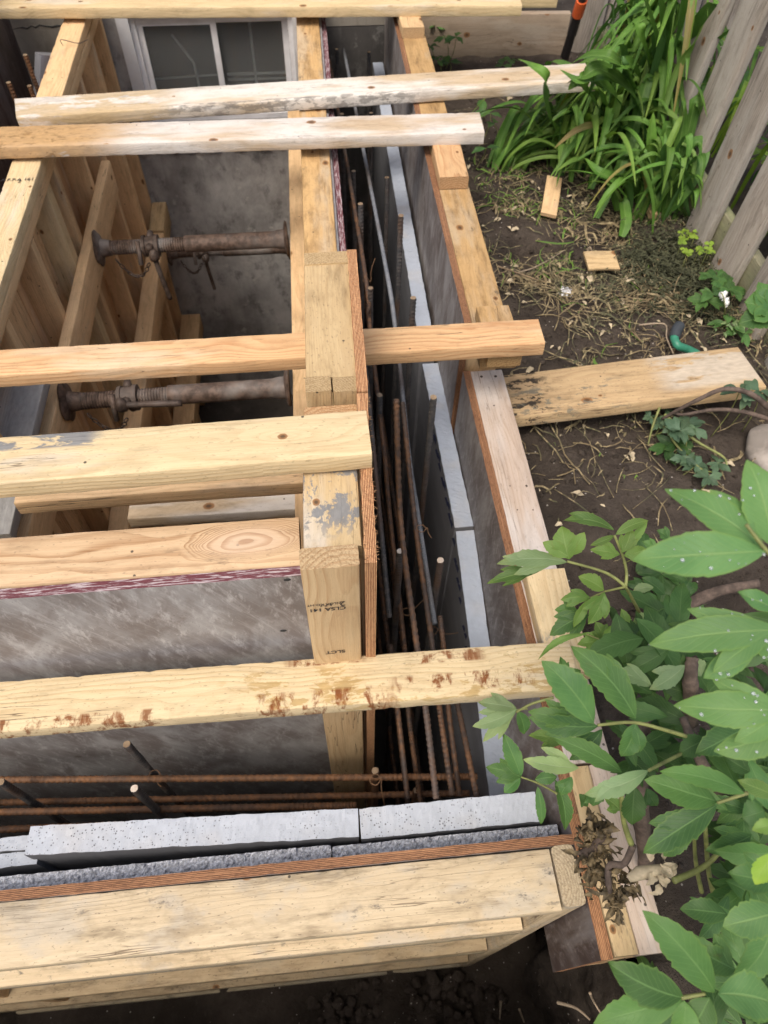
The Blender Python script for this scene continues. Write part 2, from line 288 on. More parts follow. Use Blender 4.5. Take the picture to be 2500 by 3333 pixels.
def mat_foam(name, top, face, dots=True, rough_top=False):
    s = NB(name); P = s.P
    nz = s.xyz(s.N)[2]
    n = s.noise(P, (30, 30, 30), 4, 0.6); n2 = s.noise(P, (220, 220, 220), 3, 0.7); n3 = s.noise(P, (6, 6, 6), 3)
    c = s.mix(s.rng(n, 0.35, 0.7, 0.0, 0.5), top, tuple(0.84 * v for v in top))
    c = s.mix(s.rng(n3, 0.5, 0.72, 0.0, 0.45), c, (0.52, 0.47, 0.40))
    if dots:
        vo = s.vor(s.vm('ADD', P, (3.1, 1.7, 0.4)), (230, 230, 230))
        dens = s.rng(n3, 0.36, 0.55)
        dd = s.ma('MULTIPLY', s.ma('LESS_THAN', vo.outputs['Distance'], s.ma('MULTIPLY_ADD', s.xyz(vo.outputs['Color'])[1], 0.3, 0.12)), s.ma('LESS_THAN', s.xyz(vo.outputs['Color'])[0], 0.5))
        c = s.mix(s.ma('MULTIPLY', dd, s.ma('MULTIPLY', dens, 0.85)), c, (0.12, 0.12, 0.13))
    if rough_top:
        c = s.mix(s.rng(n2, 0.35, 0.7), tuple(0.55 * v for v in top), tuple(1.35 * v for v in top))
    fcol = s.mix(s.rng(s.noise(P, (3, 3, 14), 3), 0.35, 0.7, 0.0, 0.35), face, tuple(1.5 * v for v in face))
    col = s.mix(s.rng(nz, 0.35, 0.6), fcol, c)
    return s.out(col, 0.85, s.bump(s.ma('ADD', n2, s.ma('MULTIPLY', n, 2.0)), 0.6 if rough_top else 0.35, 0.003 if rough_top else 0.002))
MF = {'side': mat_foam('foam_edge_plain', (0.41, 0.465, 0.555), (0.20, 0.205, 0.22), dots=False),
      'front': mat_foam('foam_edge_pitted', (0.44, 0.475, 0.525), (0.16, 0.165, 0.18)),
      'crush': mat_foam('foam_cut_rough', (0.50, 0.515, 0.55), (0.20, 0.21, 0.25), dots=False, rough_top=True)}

def mat_soil(name, c1, c2, c3, sc=1.0):
    s = NB(name); P = s.P
    a = s.noise(P, (9 * sc,) * 3, 6, 0.7); b = s.noise(P, (70 * sc,) * 3, 5, 0.75); c = s.noise(P, (2.2,) * 3, 3); g = s.noise(P, (400,) * 3, 2)
    col = s.mix(s.rng(a, 0.35, 0.65), c1, c2)
    col = s.mix(s.rng(b, 0.55, 0.75, 0.0, 0.7), col, c3)
    col = s.mix(s.rng(c, 0.48, 0.62, 0.0, 0.45), col, tuple(0.55 * v for v in c1))
    vo = s.vor(P, (85, 85, 85)); col = s.mix(s.ma('MULTIPLY', s.ma('LESS_THAN', vo.outputs['Distance'], 0.2), s.ma('LESS_THAN', s.xyz(vo.outputs['Color'])[1], 0.06)), col, (0.42, 0.38, 0.33))
    h = s.ma('ADD', s.ma('MULTIPLY', a, 1.5), s.ma('ADD', b, s.ma('MULTIPLY', g, 0.4)))
    return s.out(col, 0.95, s.bump(h, 0.9, 0.012), Specular_IOR_Level=0.15)
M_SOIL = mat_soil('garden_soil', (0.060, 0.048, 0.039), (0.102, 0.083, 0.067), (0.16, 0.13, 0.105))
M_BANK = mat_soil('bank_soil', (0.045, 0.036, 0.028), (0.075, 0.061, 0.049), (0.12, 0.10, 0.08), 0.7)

def mat_conc(name, c1, c2, c3, wh=0.0, sc=1.0):
    s = NB(name); P = s.P
    a = s.noise(P, (2.6 * sc, 2.6, 2.0 * sc), 6, 0.65); b = s.noise(P, (14, 14, 9), 5, 0.7); v = s.noise(P, (16, 16, 1.8), 4, 0.6); g = s.noise(P, (110,) * 3, 3)
    col = s.mix(s.rng(a, 0.35, 0.65), c1, c2)
    col = s.mix(s.rng(b, 0.5, 0.72, 0.0, 0.75), col, c3)
    col = s.mix(s.rng(v, 0.55, 0.75, 0.0, 0.45), col, tuple(0.5 * q for q in c1))
    if wh: col = s.mix(s.rng(s.noise(P, (11, 11, 11), 5, 0.7), 0.58, 0.68, 0.0, wh), col, (0.5, 0.49, 0.46))
    return s.out(col, 0.88, s.bump(s.ma('ADD', b, s.ma('MULTIPLY', g, 0.5)), 0.6, 0.005))
M_CONC = mat_conc('foundation_concrete', (0.225, 0.22, 0.215), (0.50, 0.495, 0.485), (0.11, 0.107, 0.105), 0.8)
M_TAR = mat_conc('tar_damp_proofing', (0.045, 0.042, 0.04), (0.085, 0.08, 0.075), (0.15, 0.145, 0.135), 0.2)
M_BLOCK = mat_conc('block_wall', (0.24, 0.22, 0.185), (0.30, 0.275, 0.23), (0.20, 0.18, 0.15), 0.1)
M_MORTAR = mat_conc('broken_mortar', (0.40, 0.39, 0.37), (0.55, 0.54, 0.52), (0.22, 0.21, 0.2), 0.3)
M_FLOOR = mat_conc('pit_floor_dirt', (0.05, 0.045, 0.04), (0.085, 0.075, 0.066), (0.12, 0.105, 0.09))

def plain(name, c, rough=0.5, var=0.25, sc=30, **kw):
    s = NB(name); n = s.noise(s.P, (sc,) * 3, 4, 0.65)
    col = s.mix(s.rng(n, 0.35, 0.7), tuple((1 - var) * v for v in c), tuple(min(1, (1 + var * 0.5) * v) for v in c))
    return s.out(col, rough, s.bump(n, 0.15, 0.001), **kw)
M_VINYL = plain('window_vinyl', (0.86, 0.87, 0.89), 0.45, 0.12, 9)
M_ALU = plain('window_capping', (0.68, 0.70, 0.73), 0.5, 0.12, 7)
M_PALE_BARS = plain('pale_bar_white', (0.55, 0.56, 0.56), 0.5, 0.1)
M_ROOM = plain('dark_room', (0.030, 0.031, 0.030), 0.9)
M_INK = plain('stamp_ink', (0.03, 0.028, 0.03), 0.8)
M_NAVY = plain('navy_print', (0.018, 0.024, 0.06), 0.8)
M_BLACKH = plain('fibreglass_black', (0.025, 0.024, 0.025), 0.4, 0.3, 60)
M_ORANGE = plain('orange_collar', (0.72, 0.13, 0.035), 0.45, 0.15)
M_HOSE = plain('hose_green', (0.05, 0.27, 0.17), 0.4, 0.25); M_HOSEB = plain('hose_coupling', (0.045, 0.055, 0.065), 0.6)
M_PETAL = plain('white_petal', (0.80, 0.80, 0.78), 0.6, 0.1)
M_STONE = plain('pale_stone', (0.36, 0.32, 0.28), 0.9, 0.35, 12)
M_BARK = plain('shrub_bark', (0.13, 0.095, 0.075), 0.9, 0.5, 40)
M_TWIG = plain('dry_twig', (0.26, 0.19, 0.115), 0.9, 0.4, 40)
M_ROOT = plain('pale_root', (0.34, 0.27, 0.19), 0.9, 0.3, 40)
M_STEM = plain('green_stem', (0.22, 0.24, 0.075), 0.6, 0.35, 40)
M_CREAM = plain('dead_flower_base', (0.55, 0.46, 0.31), 0.8, 0.35, 30)
M_WITHER = plain('withered_leaf', (0.17, 0.125, 0.062), 0.7, 0.7, 45)
M_DROP = NB('water_drop'); M_DROP = M_DROP.out((0.85, 0.9, 0.9), 0.03, None, Transmission_Weight=0.75, IOR=1.33)
def mat_glass():
    s = NB('window_glass')
    return s.out((0.75, 0.78, 0.77), 0.03, None, Transmission_Weight=0.9, IOR=1.3)
M_GLASS = mat_glass()

def mat_leaf(name, c1, c2, vein, under=None, trans=0.3, rough=0.5, veins=11.0, edge=None, blem=0.25):
    s = NB(name); u0, v, _ = s.xyz(s.UV)
    kk = s.ma('FLOOR', s.ma('MULTIPLY', u0, 0.5)); u = s.ma('SUBTRACT', u0, s.ma('MULTIPLY', kk, 2.0)); lr = s.ma('FRACT', s.ma('MULTIPLY', kk, 0.377)); lr2 = s.ma('FRACT', s.ma('MULTIPLY', kk, 0.719))
    av = s.ma('ABSOLUTE', v)
    n = s.noise(s.P, (22, 22, 22), 4, 0.6); n2 = s.noise(s.P, (120, 120, 120), 3)
    col = s.mix(s.rng(n, 0.35, 0.68), c1, c2)
    col = s.mix(s.ma('MULTIPLY', lr, 0.32), col, (c2[0] * 1.5, c2[1] * 1.22, c2[2] * 0.75)); lb = s.ma('MULTIPLY_ADD', lr2, 0.55, 0.70); col = s.mix(1.0, col, s.comb(lb, lb, lb), 'MULTIPLY')
    col = s.mix(s.rng(u, 0.75, 1.0, 0.0, 0.3), col, (c2[0] * 1.6, c2[1] * 1.2, c2[2] * 0.7))
    ph = s.ma('FRACT', s.ma('SUBTRACT', s.ma('MULTIPLY', u, veins), s.ma('MULTIPLY', av, 2.4)))
    tri = s.ma('ABSOLUTE', s.ma('SUBTRACT', ph, 0.5))
    vn = s.rng(tri, 0.02, 0.12, 1.0, 0.0)
    mid = s.rng(av, 0.02, 0.09, 1.0, 0.0)
    vm_ = s.ma('MAXIMUM', s.ma('MULTIPLY', vn, 0.4), mid)
    col = s.mix(s.ma('MULTIPLY', vm_, 0.6), col, vein)
    if edge: col = s.mix(s.rng(av, 0.82, 1.0, 0.0, 0.6), col, edge)
    col = s.mix(s.rng(s.noise(s.P, (60, 60, 60), 4, 0.7), 0.64, 0.76, 0.0, blem), col, (0.13, 0.085, 0.03))
    if under is not None:
        g = s.t.nodes.new('ShaderNodeNewGeometry'); col = s.mix(g.outputs['Backfacing'], col, under)
    nb = s.bump(s.ma('ADD', s.ma('MULTIPLY', vm_, -1.0), s.ma('MULTIPLY', n2, 0.4)), 0.35, 0.0015)
    m = s.out(col, rough, nb, Specular_IOR_Level=0.3)
    tr = s.t.nodes.new('ShaderNodeBsdfTranslucent'); s.put(tr.inputs[0], s.mix(1.0, col, (1.2, 1.35, 0.5), 'MULTIPLY'))
    ms = s.t.nodes.new('ShaderNodeMixShader'); ms.inputs[0].default_value = trans
    s.t.links.new(s.b.outputs[0], ms.inputs[1]); s.t.links.new(tr.outputs[0], ms.inputs[2])
    s.t.links.new(ms.outputs[0], s.t.nodes['Material Output'].inputs[0])
    return m
ML = {
 'peony': mat_leaf('peony_leaf', (0.056, 0.142, 0.042), (0.088, 0.192, 0.058), (0.15, 0.275, 0.09), (0.19, 0.28, 0.14), edge=(0.13, 0.22, 0.05)),
 'near': mat_leaf('peony_leaf_near', (0.088, 0.205, 0.070), (0.120, 0.25, 0.088), (0.22, 0.35, 0.12), (0.20, 0.30, 0.15), edge=(0.17, 0.28, 0.06), blem=0.1),
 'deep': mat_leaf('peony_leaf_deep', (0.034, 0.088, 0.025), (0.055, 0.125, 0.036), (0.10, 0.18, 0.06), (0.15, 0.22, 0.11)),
 'light': mat_leaf('peony_leaf_young', (0.105, 0.20, 0.048), (0.14, 0.25, 0.062), (0.21, 0.31, 0.10), (0.24, 0.32, 0.16), edge=(0.17, 0.22, 0.06)),
 'silver': mat_leaf('peony_leaf_underside', (0.155, 0.25, 0.115), (0.205, 0.295, 0.145), (0.27, 0.35, 0.19), None),
 'bright': mat_leaf('yellow_green_leaf', (0.20, 0.34, 0.04), (0.26, 0.40, 0.06), (0.3, 0.44, 0.1), None),
 'lily': mat_leaf('daylily_leaf', (0.070, 0.175, 0.030), (0.115, 0.25, 0.046), (0.21, 0.34, 0.10), (0.075, 0.165, 0.045), veins=0.0, trans=0.2, blem=0.12),
 'lilylight': mat_leaf('daylily_leaf_pale', (0.12, 0.23, 0.045), (0.16, 0.28, 0.06), (0.22, 0.33, 0.11), None, veins=0.0, trans=0.25, blem=0.2),
 'lilydry': mat_leaf('daylily_leaf_dry', (0.30, 0.23, 0.10), (0.24, 0.25, 0.08), (0.35, 0.28, 0.14), None, veins=0.0),
 'blue': mat_leaf('columbine_leaf', (0.075, 0.14, 0.085), (0.10, 0.175, 0.11), (0.15, 0.22, 0.14), (0.14, 0.2, 0.14)),
}
def mat_straw():
    s = NB('dead_grass'); n = s.noise(s.P, (7, 7, 7), 3); n2 = s.noise(s.P, (300, 300, 30), 2); n3 = s.noise(s.P, (45, 45, 45), 2)
    c = s.mix(s.rng(n, 0.42, 0.6), (0.10, 0.10, 0.05), (0.22, 0.165, 0.09)); c = s.mix(s.rng(n3, 0.47, 0.62), c, (0.36, 0.29, 0.16)); c = s.mix(s.rng(n2, 0.4, 0.7, 0.0, 0.5), c, (0.055, 0.05, 0.03))
    return s.out(c, 0.85)
M_STRAW = mat_straw()
M_MOSS = plain('dried_moss', (0.075, 0.08, 0.04), 0.95, 0.5, 60)

# ------------------------------------------------------------------ object helpers
def mesh_obj(name, verts, faces, mat, parent=None, uvs=None, smooth=True, sharp=35, loc=None, mats=None):
    """one mesh object; verts are world coordinates, re-based on loc (default: their centre)"""
    v = np.asarray(verts, dtype=float)
    if loc is None: loc = Vector((float(v[:, 0].mean()), float(v[:, 1].mean()), float(v[:, 2].min())))
    me = bpy.data.meshes.new(name)
    me.from_pydata([tuple(p) for p in (v - np.array(loc))], [], faces)
    if uvs is not None:
        ul = me.uv_layers.new(name='uv'); lv = np.zeros(len(me.loops), dtype=np.int32); me.loops.foreach_get('vertex_index', lv)
        ul.data.foreach_set('uv', np.asarray(uvs, dtype=np.float32)[lv].ravel())
    if mats:
        for m in mats[0]: me.materials.append(m)
        me.polygons.foreach_set('material_index', np.asarray(mats[1], dtype=np.int32))
    else: me.materials.append(mat)
    if smooth:
        me.polygons.foreach_set('use_smooth', [True] * len(me.polygons))
        if sharp: me.set_sharp_from_angle(angle=math.radians(sharp))
    me.update()
    o = bpy.data.objects.new(name, me); COL.objects.link(o)
    attach(o, Vector(loc), parent)
    return o
def wloc(o):
    p = Vector((0, 0, 0)); q = o
    while q is not None: p += q.location; q = q.parent
    return p
def attach(o, loc, parent):
    if parent is not None:
        o.parent = parent; o.location = parent_inv(parent) @ loc
    else: o.location = loc
def wmat(o):
    m = Matrix.LocRotScale(o.location, o.rotation_euler, o.scale)
    return wmat(o.parent) @ m if o.parent else m
def parent_inv(p): return wmat(p).inverted()
def tag(o, label, cat, group=None, kind=None):
    o['label'] = label; o['category'] = cat
    if group: o['group'] = group
    if kind: o['kind'] = kind
    return o
def thing(name, label, cat, loc, group=None):
    o = bpy.data.objects.new(name, None); COL.objects.link(o); o.location = loc; o.empty_display_size = 0.05
    return tag(o, label, cat, group)
def place(o, Mw, parent):
    if parent is not None: o.parent = parent; Mw = parent_inv(parent) @ Mw
    l, r, _ = Mw.decompose(); o.location = l; o.rotation_euler = r.to_euler()

def board(name, p0, p1, w, t, mat, up=(0, 0, 1), parent=None, rad=0.004, rough=0.0008, bow=0.0015, chip=0.0, seed=None, cut0=0.0, cut1=0.0, step=0.013, skew=0.0):
    """sawn timber from p0 to p1 (centre of its section); local x = length, y = width, z = thickness"""
    p0, p1 = Vector(p0), Vector(p1); L = (p1 - p0).length; x = (p1 - p0).normalized()
    z = Vector(up); z = (z - x * z.dot(x)).normalized(); y = z.cross(x)
    Mw = Matrix((x, y, z)).transposed().to_4x4(); Mw.translation = (p0 + p1) / 2
    sd_ = random.random() * 100 if seed is None else seed
    ring = []
    nside = 3
    hw, ht = w / 2, t / 2
    cs = [(hw - rad, ht - rad, 0), (-hw + rad, ht - rad, 90), (-hw + rad, -ht + rad, 180), (hw - rad, -ht + rad, 270)]
    for i, (a, b, d) in enumerate(cs):
        for k in (0, 45, 90):
            an = math.radians(d + k); ring.append((a + rad * math.cos(an), b + rad * math.sin(an), i))
        a2, b2, _ = cs[(i + 1) % 4]; d2 = math.radians(d + 90)
        for k in range(1, nside): 
            f = k / nside; ring.append((a + (a2 - a) * f + rad * math.cos(d2), b + (b2 - b) * f + rad * math.sin(d2), 9))
    K = len(ring); n = max(3, int(L / step)) + 1
    vs_, fs = [], []
    for i in range(n):
        f = i / (n - 1); X = (f - 0.5) * L
        by = bow * math.sin(f * 3.1 + sd_) + skew * 0; bz = bow * 0.7 * math.sin(f * 2.3 + sd_ * 1.7)
        for (a, b, c) in ring:
            q = mnoise.noise(Vector((X * 9 + sd_, a * 60, b * 60)))
            da = rough * q; s1 = 1.0
            if chip and c in (0, 1, 2, 3) :
                ch = (max(0.0, mnoise.noise(Vector((X * 45 + sd_ * 3, c * 7.0, 0))) - 0.15) * 0.55 + max(0.0, mnoise.noise(Vector((X * 9 + sd_ * 5, c * 7.0, 4))) - 0.35) * 0.8) * chip
                a2 = a - math.copysign(ch, a); b2 = b - math.copysign(ch * 0.6, b)
            else: a2, b2 = a, b
            ex = 0.0
            if i == 0: ex = cut0 * a / hw + 0.0006 * q
            if i == n - 1: ex = cut1 * a / hw + 0.0006 * q
            vs_.append((X + ex, a2 + by + math.copysign(da, a), b2 + bz + math.copysign(da, b)))
    for i in range(n - 1):
        for k in range(K):
            k2 = (k + 1) % K; fs.append((i * K + k, i * K + k2, (i + 1) * K + k2, (i + 1) * K + k)[::-1])
    fs = [f[::-1] for f in fs]
    fs.append(tuple(range(K))[::-1]); fs.append(tuple((n - 1) * K + k for k in range(K)))
    me = bpy.data.meshes.new(name); me.from_pydata(vs_, [], [f[::-1] if len(f) == 4 else f for f in fs]); me.materials.append(mat)
    me.polygons.foreach_set('use_smooth', [True] * len(me.polygons)); me.set_sharp_from_angle(angle=math.radians(40)); me.update()
    import bmesh
    bm = bmesh.new(); bm.from_mesh(me); bmesh.ops.recalc_face_normals(bm, faces=bm.faces); bm.to_mesh(me); bm.free()
    o = bpy.data.objects.new(name, me); COL.objects.link(o); place(o, Mw, parent)
    return o

def sheet(name, p0, p1, z0, z1, t, mat, parent=None, side=1, rag=0.0008, sx=0.012, slope=0.0):
    """upright panel: its inner top edge runs p0 -> p1 (x, y); it is t thick towards `side` (left of travel = +1)"""
    a, b = Vector((p0[0], p0[1], 0)), Vector((p1[0], p1[1], 0)); L = (b - a).length; x = (b - a).normalized(); z = Vector((0, 0, 1)); y = z.cross(x) * 1.0
    mid = (a + b) / 2 + y * side * t / 2; mid.z = (z0 + z1) / 2
    Mw = Matrix((x, y, z)).transposed().to_4x4(); Mw.translation = mid
    H = z1 - z0; nx = max(2, int(L / sx)); ny = 5; sd_ = random.random() * 50
    vs_, fs = [], []
    for i in range(nx + 1):
        X = (i / nx - 0.5) * L
        for j in range(ny + 1):
            Yy = (j / ny - 0.5) * t
            q = rag * mnoise.noise(Vector((X * 130 + sd_, Yy * 500, 0))) + rag * 2 * mnoise.noise(Vector((X * 12, sd_, 0)))
            vs_.append((X, Yy + (rag * mnoise.noise(Vector((X * 40, sd_ + Yy * 90, 3))) if j in (0, ny) else 0), H / 2 + q + slope * (i / nx - 0.5)))
    for i in range(nx):
        for j in range(ny):
            p = i * (ny + 1) + j; fs.append((p, p + ny + 1, p + ny + 2, p + 1))
    b0 = len(vs_)
    for i in range(nx + 1):
        X = (i / nx - 0.5) * L
        vs_.append((X, -t / 2, -H / 2)); vs_.append((X, t / 2, -H / 2))
    for i in range(nx):
        q = b0 + 2 * i; p = i * (ny + 1); p2 = p + ny + 1
        fs.append((p, q, q + 2, p2)); fs.append((p + ny, p2 + ny, q + 3, q + 1)); fs.append((q, q + 1, q + 3, q + 2))
    fs.append(tuple([b0, *range(0, ny + 1), b0 + 1])); e = nx * (ny + 1)
    fs.append(tuple([b0 + 2 * nx + 1, *range(e + ny, e - 1, -1), b0 + 2 * nx]))
    me = bpy.data.meshes.new(name); me.from_pydata(vs_, [], fs); me.materials.append(mat)
    import bmesh
    bm = bmesh.new(); bm.from_mesh(me); bmesh.ops.recalc_face_normals(bm, faces=bm.faces); bm.to_mesh(me); bm.free()
    o = bpy.data.objects.new(name, me); COL.objects.link(o); place(o, Mw, parent)
    return o

def box(name, lo, hi, mat, parent=None, bev=0.0):
    import bmesh
    bm = bmesh.new(); bmesh.ops.create_cube(bm, size=1.0)
    lo, hi = Vector(lo), Vector(hi)
    for v in bm.verts: v.co = Vector((v.co[i] * (hi[i] - lo[i]) for i in range(3)))
    if bev: bmesh.ops.bevel(bm, geom=list(bm.edges), offset=bev, segments=2, affect='EDGES', profile=0.6)
    me = bpy.data.meshes.new(name); bm.to_mesh(me); bm.free(); me.materials.append(mat)
    o = bpy.data.objects.new(name, me); COL.objects.link(o); attach(o, (lo + hi) / 2, parent); return o

def frames(pts):
    pts = [Vector(p) for p in pts]; T = []
    for i in range(len(pts)):
        a = pts[max(0, i - 1)]; b = pts[min(len(pts) - 1, i + 1)]; T.append((b - a).normalized())
    n = T[0].orthogonal().normalized(); out = []
    for i, t in enumerate(T):
        n = (n - t * n.dot(t)).normalized(); out.append((pts[i], t, n, t.cross(n)))
    return out
def smooth_path(pts, n):
    pts = [Vector(p) for p in pts]; out = []
    if len(pts) == 2: return [pts[0].lerp(pts[1], i / (n - 1)) for i in range(n)]
    seg = len(pts) - 1
    for i in range(n):
        f = i / (n - 1) * seg; k = min(seg - 1, int(f)); t = f - k
        p0, p1, p2, p3 = pts[max(0, k - 1)], pts[k], pts[k + 1], pts[min(seg, k + 2)]
        out.append(0.5 * ((2 * p1) + (p2 - p0) * t + (2 * p0 - 5 * p1 + 4 * p2 - p3) * t * t + (3 * p1 - p0 - 3 * p2 + p3) * t ** 3))
    return out
class MB:
    def __init__(s): s.v, s.f, s.u, s.mi = [], [], [], []
    def tube(s, pts, r, K=8, closed_ends=True, rf=None, mi=0):
        b = len(s.v); fr = frames(pts); n = len(fr)
        for i, (p, t, a, c) in enumerate(fr):
            ri = r[i] if isinstance(r, (list, tuple)) else r
            for k in range(K):
                an = 2 * math.pi * k / K; rr = ri * (rf(i, k) if rf else 1.0)
                s.v.append(p + a * (rr * math.cos(an)) + c * (rr * math.sin(an))); s.u.append((i / max(1, n - 1), k / K))
        for i in range(n - 1):
            for k in range(K):
                k2 = (k + 1) % K; s.f.append((b + i * K + k, b + i * K + k2, b + (i + 1) * K + k2, b + (i + 1) * K + k)); s.mi.append(mi)
        if closed_ends:
            s.f.append(tuple(b + k for k in range(K))[::-1]); s.mi.append(mi); s.f.append(tuple(b + (n - 1) * K + k for k in range(K))); s.mi.append(mi)
    def ribbon(s, pts, wid, up, V=0.25, nv=2, twist=0.0):
        """strip leaf: V is how far the two halves fold up"""
        b = len(s.v); n = len(pts); up = Vector(up); K = 2 * nv + 1; ko = 2 * random.randrange(24)
        for i in range(n):
            t = (pts[min(n - 1, i + 1)] - pts[max(0, i - 1)]).normalized()
            sd_ = t.cross(up)
            if sd_.length < 1e-4: sd_ = t.orthogonal()
            sd_.normalize(); nn = sd_.cross(t)
            if twist:
                a = twist * i / n; sd_, nn = sd_ * math.cos(a) + nn * math.sin(a), nn * math.cos(a) - sd_ * math.sin(a)
            for k in range(K):
                q = k / nv - 1
                s.v.append(pts[i] + sd_ * (wid[i] * q) + nn * (abs(q) * wid[i] * V)); s.u.append((ko + i / (n - 1), q))
        for i in range(n - 1):
            for k in range(K - 1):
                s.f.append((b + i * K + k, b + i * K + k + 1, b + (i + 1) * K + k + 1, b + (i + 1) * K + k)); s.mi.append(0)
    def leaf(s, base, tip, w, up=(0, 0, 1), lobes=(), fold=0.22, droop=0.12, serr=0.05, n=22, wave=0.05, twist=0.0, ko=None, lift0=0.0):
        """pointed leaflet; lobes = ((side, where 0-1, reach), ...): each is a pointed side blade growing out of the main one"""
        base, tip = Vector(base), Vector(tip); ax = tip - base; L = ax.length; t = ax.normalized()
        up = Vector(up); nn = (up - t * up.dot(t))
        if nn.length < 1e-3: nn = t.orthogonal()
        nn.normalize(); sd_ = t.cross(nn)
        if twist: sd_, nn = sd_ * math.cos(twist) + nn * math.sin(twist), nn * math.cos(twist) - sd_ * math.sin(twist)
        ko = 2 * random.randrange(24) if ko is None else ko
        w_main = w * (0.80 if lobes else 1.0)
        b = len(s.v); nv = 3; K = 2 * nv + 1; ph = random.random() * 6; bend = random.uniform(-0.06, 0.06) * L
        def hw(u, side):
            m = (u ** 0.70) * ((1 - u) ** 0.85) / 0.345
            if lobes and u < 0.4: m = max(m, 0.5 * (u / 0.2) ** 0.6 if u < 0.2 else m)
            return max(0.010, m * (1 + (serr * math.sin(u * 31 + side + ph) + 1.3 * serr * math.sin(u * 57 + 2 * side + 1.7 * ph)) * (u > 0.3)))
        for i in range(n + 1):
            u = i / n
            cen = base + ax * u + nn * (L * droop * 2 * u * (1 - u) - L * droop * 0.5 * u * u + lift0) + sd_ * (bend * 4 * u * (1 - u))
            for k in range(K):
                q = k / nv - 1; side = 1 if q > 0 else -1
                wd = hw(u, side) * w_main / 2 * abs(q)
                fwd = t * (0.10 * L * abs(q) * hw(u, side) * (1 - u))
                lift = nn * (wd * fold + w * wave * math.sin(u * 9 + ph + side) * abs(q))
                s.v.append(cen + sd_ * (side * wd) + fwd + lift); s.u.append((ko + u, q))
        for i in range(n):
            for k in range(K - 1):
                s.f.append((b + i * K + k, b + i * K + k + 1, b + (i + 1) * K + k + 1, b + (i + 1) * K + k)); s.mi.append(0)
        for (sdx, ul, reach) in lobes:
            p0 = base + t * (L * max(0.08, ul - 0.42)); p1 = base + t * (L * min(0.92, ul + 0.16)) + sd_ * (sdx * w * 0.56 * reach) + nn * (w * 0.5 * fold * reach)
            s.leaf(p0, p1, w * 0.50, nn + sd_ * (-sdx * fold * 0.8), (), fold * 0.6, droop * 0.7, serr, max(8, int(n * 0.7)), wave, 0.0, ko, lift0 + 0.0007)
    def blob(s, c, r, sq=(1, 1, 1), nz=0.3, seg=7, ringn=5, mi=0):
        b = len(s.v); c = Vector(c); sdv = random.random() * 30
        for i in range(ringn + 1):
            th = math.pi * i / ringn
            for k in range(seg):
                an = 2 * math.pi * k / seg
                d = Vector((math.sin(th) * math.cos(an), math.sin(th) * math.sin(an), math.cos(th)))
                rr = r * (1 + nz * mnoise.noise(d * 1.7 + Vector((sdv, 0, 0))))
                s.v.append(c + Vector((d.x * rr * sq[0], d.y * rr * sq[1], d.z * rr * sq[2]))); s.u.append((0, 0))
        for i in range(ringn):
            for k in range(seg):
                k2 = (k + 1) % seg; s.f.append((b + i * seg + k, b + (i + 1) * seg + k, b + (i + 1) * seg + k2, b + i * seg + k2)); s.mi.append(mi)
    def build(s, name, mat, parent=None, sharp=None, loc=None, mats=None, smooth=True):
        return mesh_obj(name, [tuple(p) for p in s.v], s.f, mat, parent, s.u, smooth, sharp, loc, (mats, s.mi) if mats else None)

def lathe_x(prof, K=20):
    """verts, faces of a profile [(x, r), ...] turned about the x axis"""
    v, f = [], []
    for (x, r) in prof:
        for k in range(K):
            a = 2 * math.pi * k / K; v.append((x, r * math.cos(a), r * math.sin(a)))
    for i in range(len(prof) - 1):
        for k in range(K):
            k2 = (k + 1) % K; f.append((i * K + k, i * K + k2, (i + 1) * K + k2, (i + 1) * K + k))
    f.append(tuple(range(K))); f.append(tuple((len(prof) - 1) * K + k for k in range(K))[::-1])
    return v, f

def rebar(label, pts, mat, r=0.0078, cut=True, group=None, jitter=0.0):
    bright = 'bright cut' in label
    L = sum((Vector(pts[i + 1]) - Vector(pts[i])).length for i in range(len(pts) - 1))
    n = max(8, int(L / 0.0030)); K = 10
    path = smooth_path(pts, n); pitch = 0.0118; ph = random.random()
    def rf(i, k):
        s_ = i * L / (n - 1); side = 1 if k < K // 2 else -1
        t = (s_ / pitch + side * 0.045 * (k % (K // 2)) + ph + (0.5 if side > 0 else 0)) % 1.0
        rib = max(0.0, 1 - abs(t - 0.5) / 0.26)
        lng = 0.10 if k in (0, K // 2) else 0.0
        return 0.88 + max(0.27 * rib, lng)
    m = MB(); m.tube(path, r, K, False, rf)
    b = 0; top = len(m.v) - K
    m.f.append(tuple(range(K))[::-1]); m.mi.append(1 if cut else 0); m.f.append(tuple(top + k for k in range(K))); m.mi.append(0)
    o = m.build('rebar', mat, None, 50, mats=[mat, MS['cut' if bright else 'cuttan']])
    return tag(o, label, 'rebar', group)

# ------------------------------------------------------------------ SETTING: ground, pit, banks
def hole(x, y):                                      # plan of the excavation
    right = 0.50 if y > 0.03 else 0.47 + 0.05 * math.sin(y * 9)
    return -2.2 < x < right and -0.32 < y < 4.02
def gz(x, y):
    z = 0.022 * mnoise.noise(Vector((x * 2.2, y * 2.2, 0))) + 0.012 * mnoise.noise(Vector((x * 8, y * 8, 3))) + 0.006 * mnoise.noise(Vector((x * 26, y * 26, 5)))
    z += 0.003 * mnoise.noise(Vector((x * 80, y * 80, 1)))
    d = math.hypot((x - 0.80) / 0.15, (y - 2.13) / 0.10); z -= 0.13 * max(0, 1 - d)
    if x < 0.62 and 0.03 < y < 1.45: z -= 0.05 * (0.62 - x) / 0.12
    return z
def axis_vals(lo, hi, dlo, dhi, step): 
    a = [-60, -25, -10, -5]; a = [v for v in a if v < dlo - 0.5]
    a += list(np.arange(dlo, dhi + 1e-6, step)); a += [v for v in (5, 10, 25, 60) if v > dhi + 0.4]
    return a
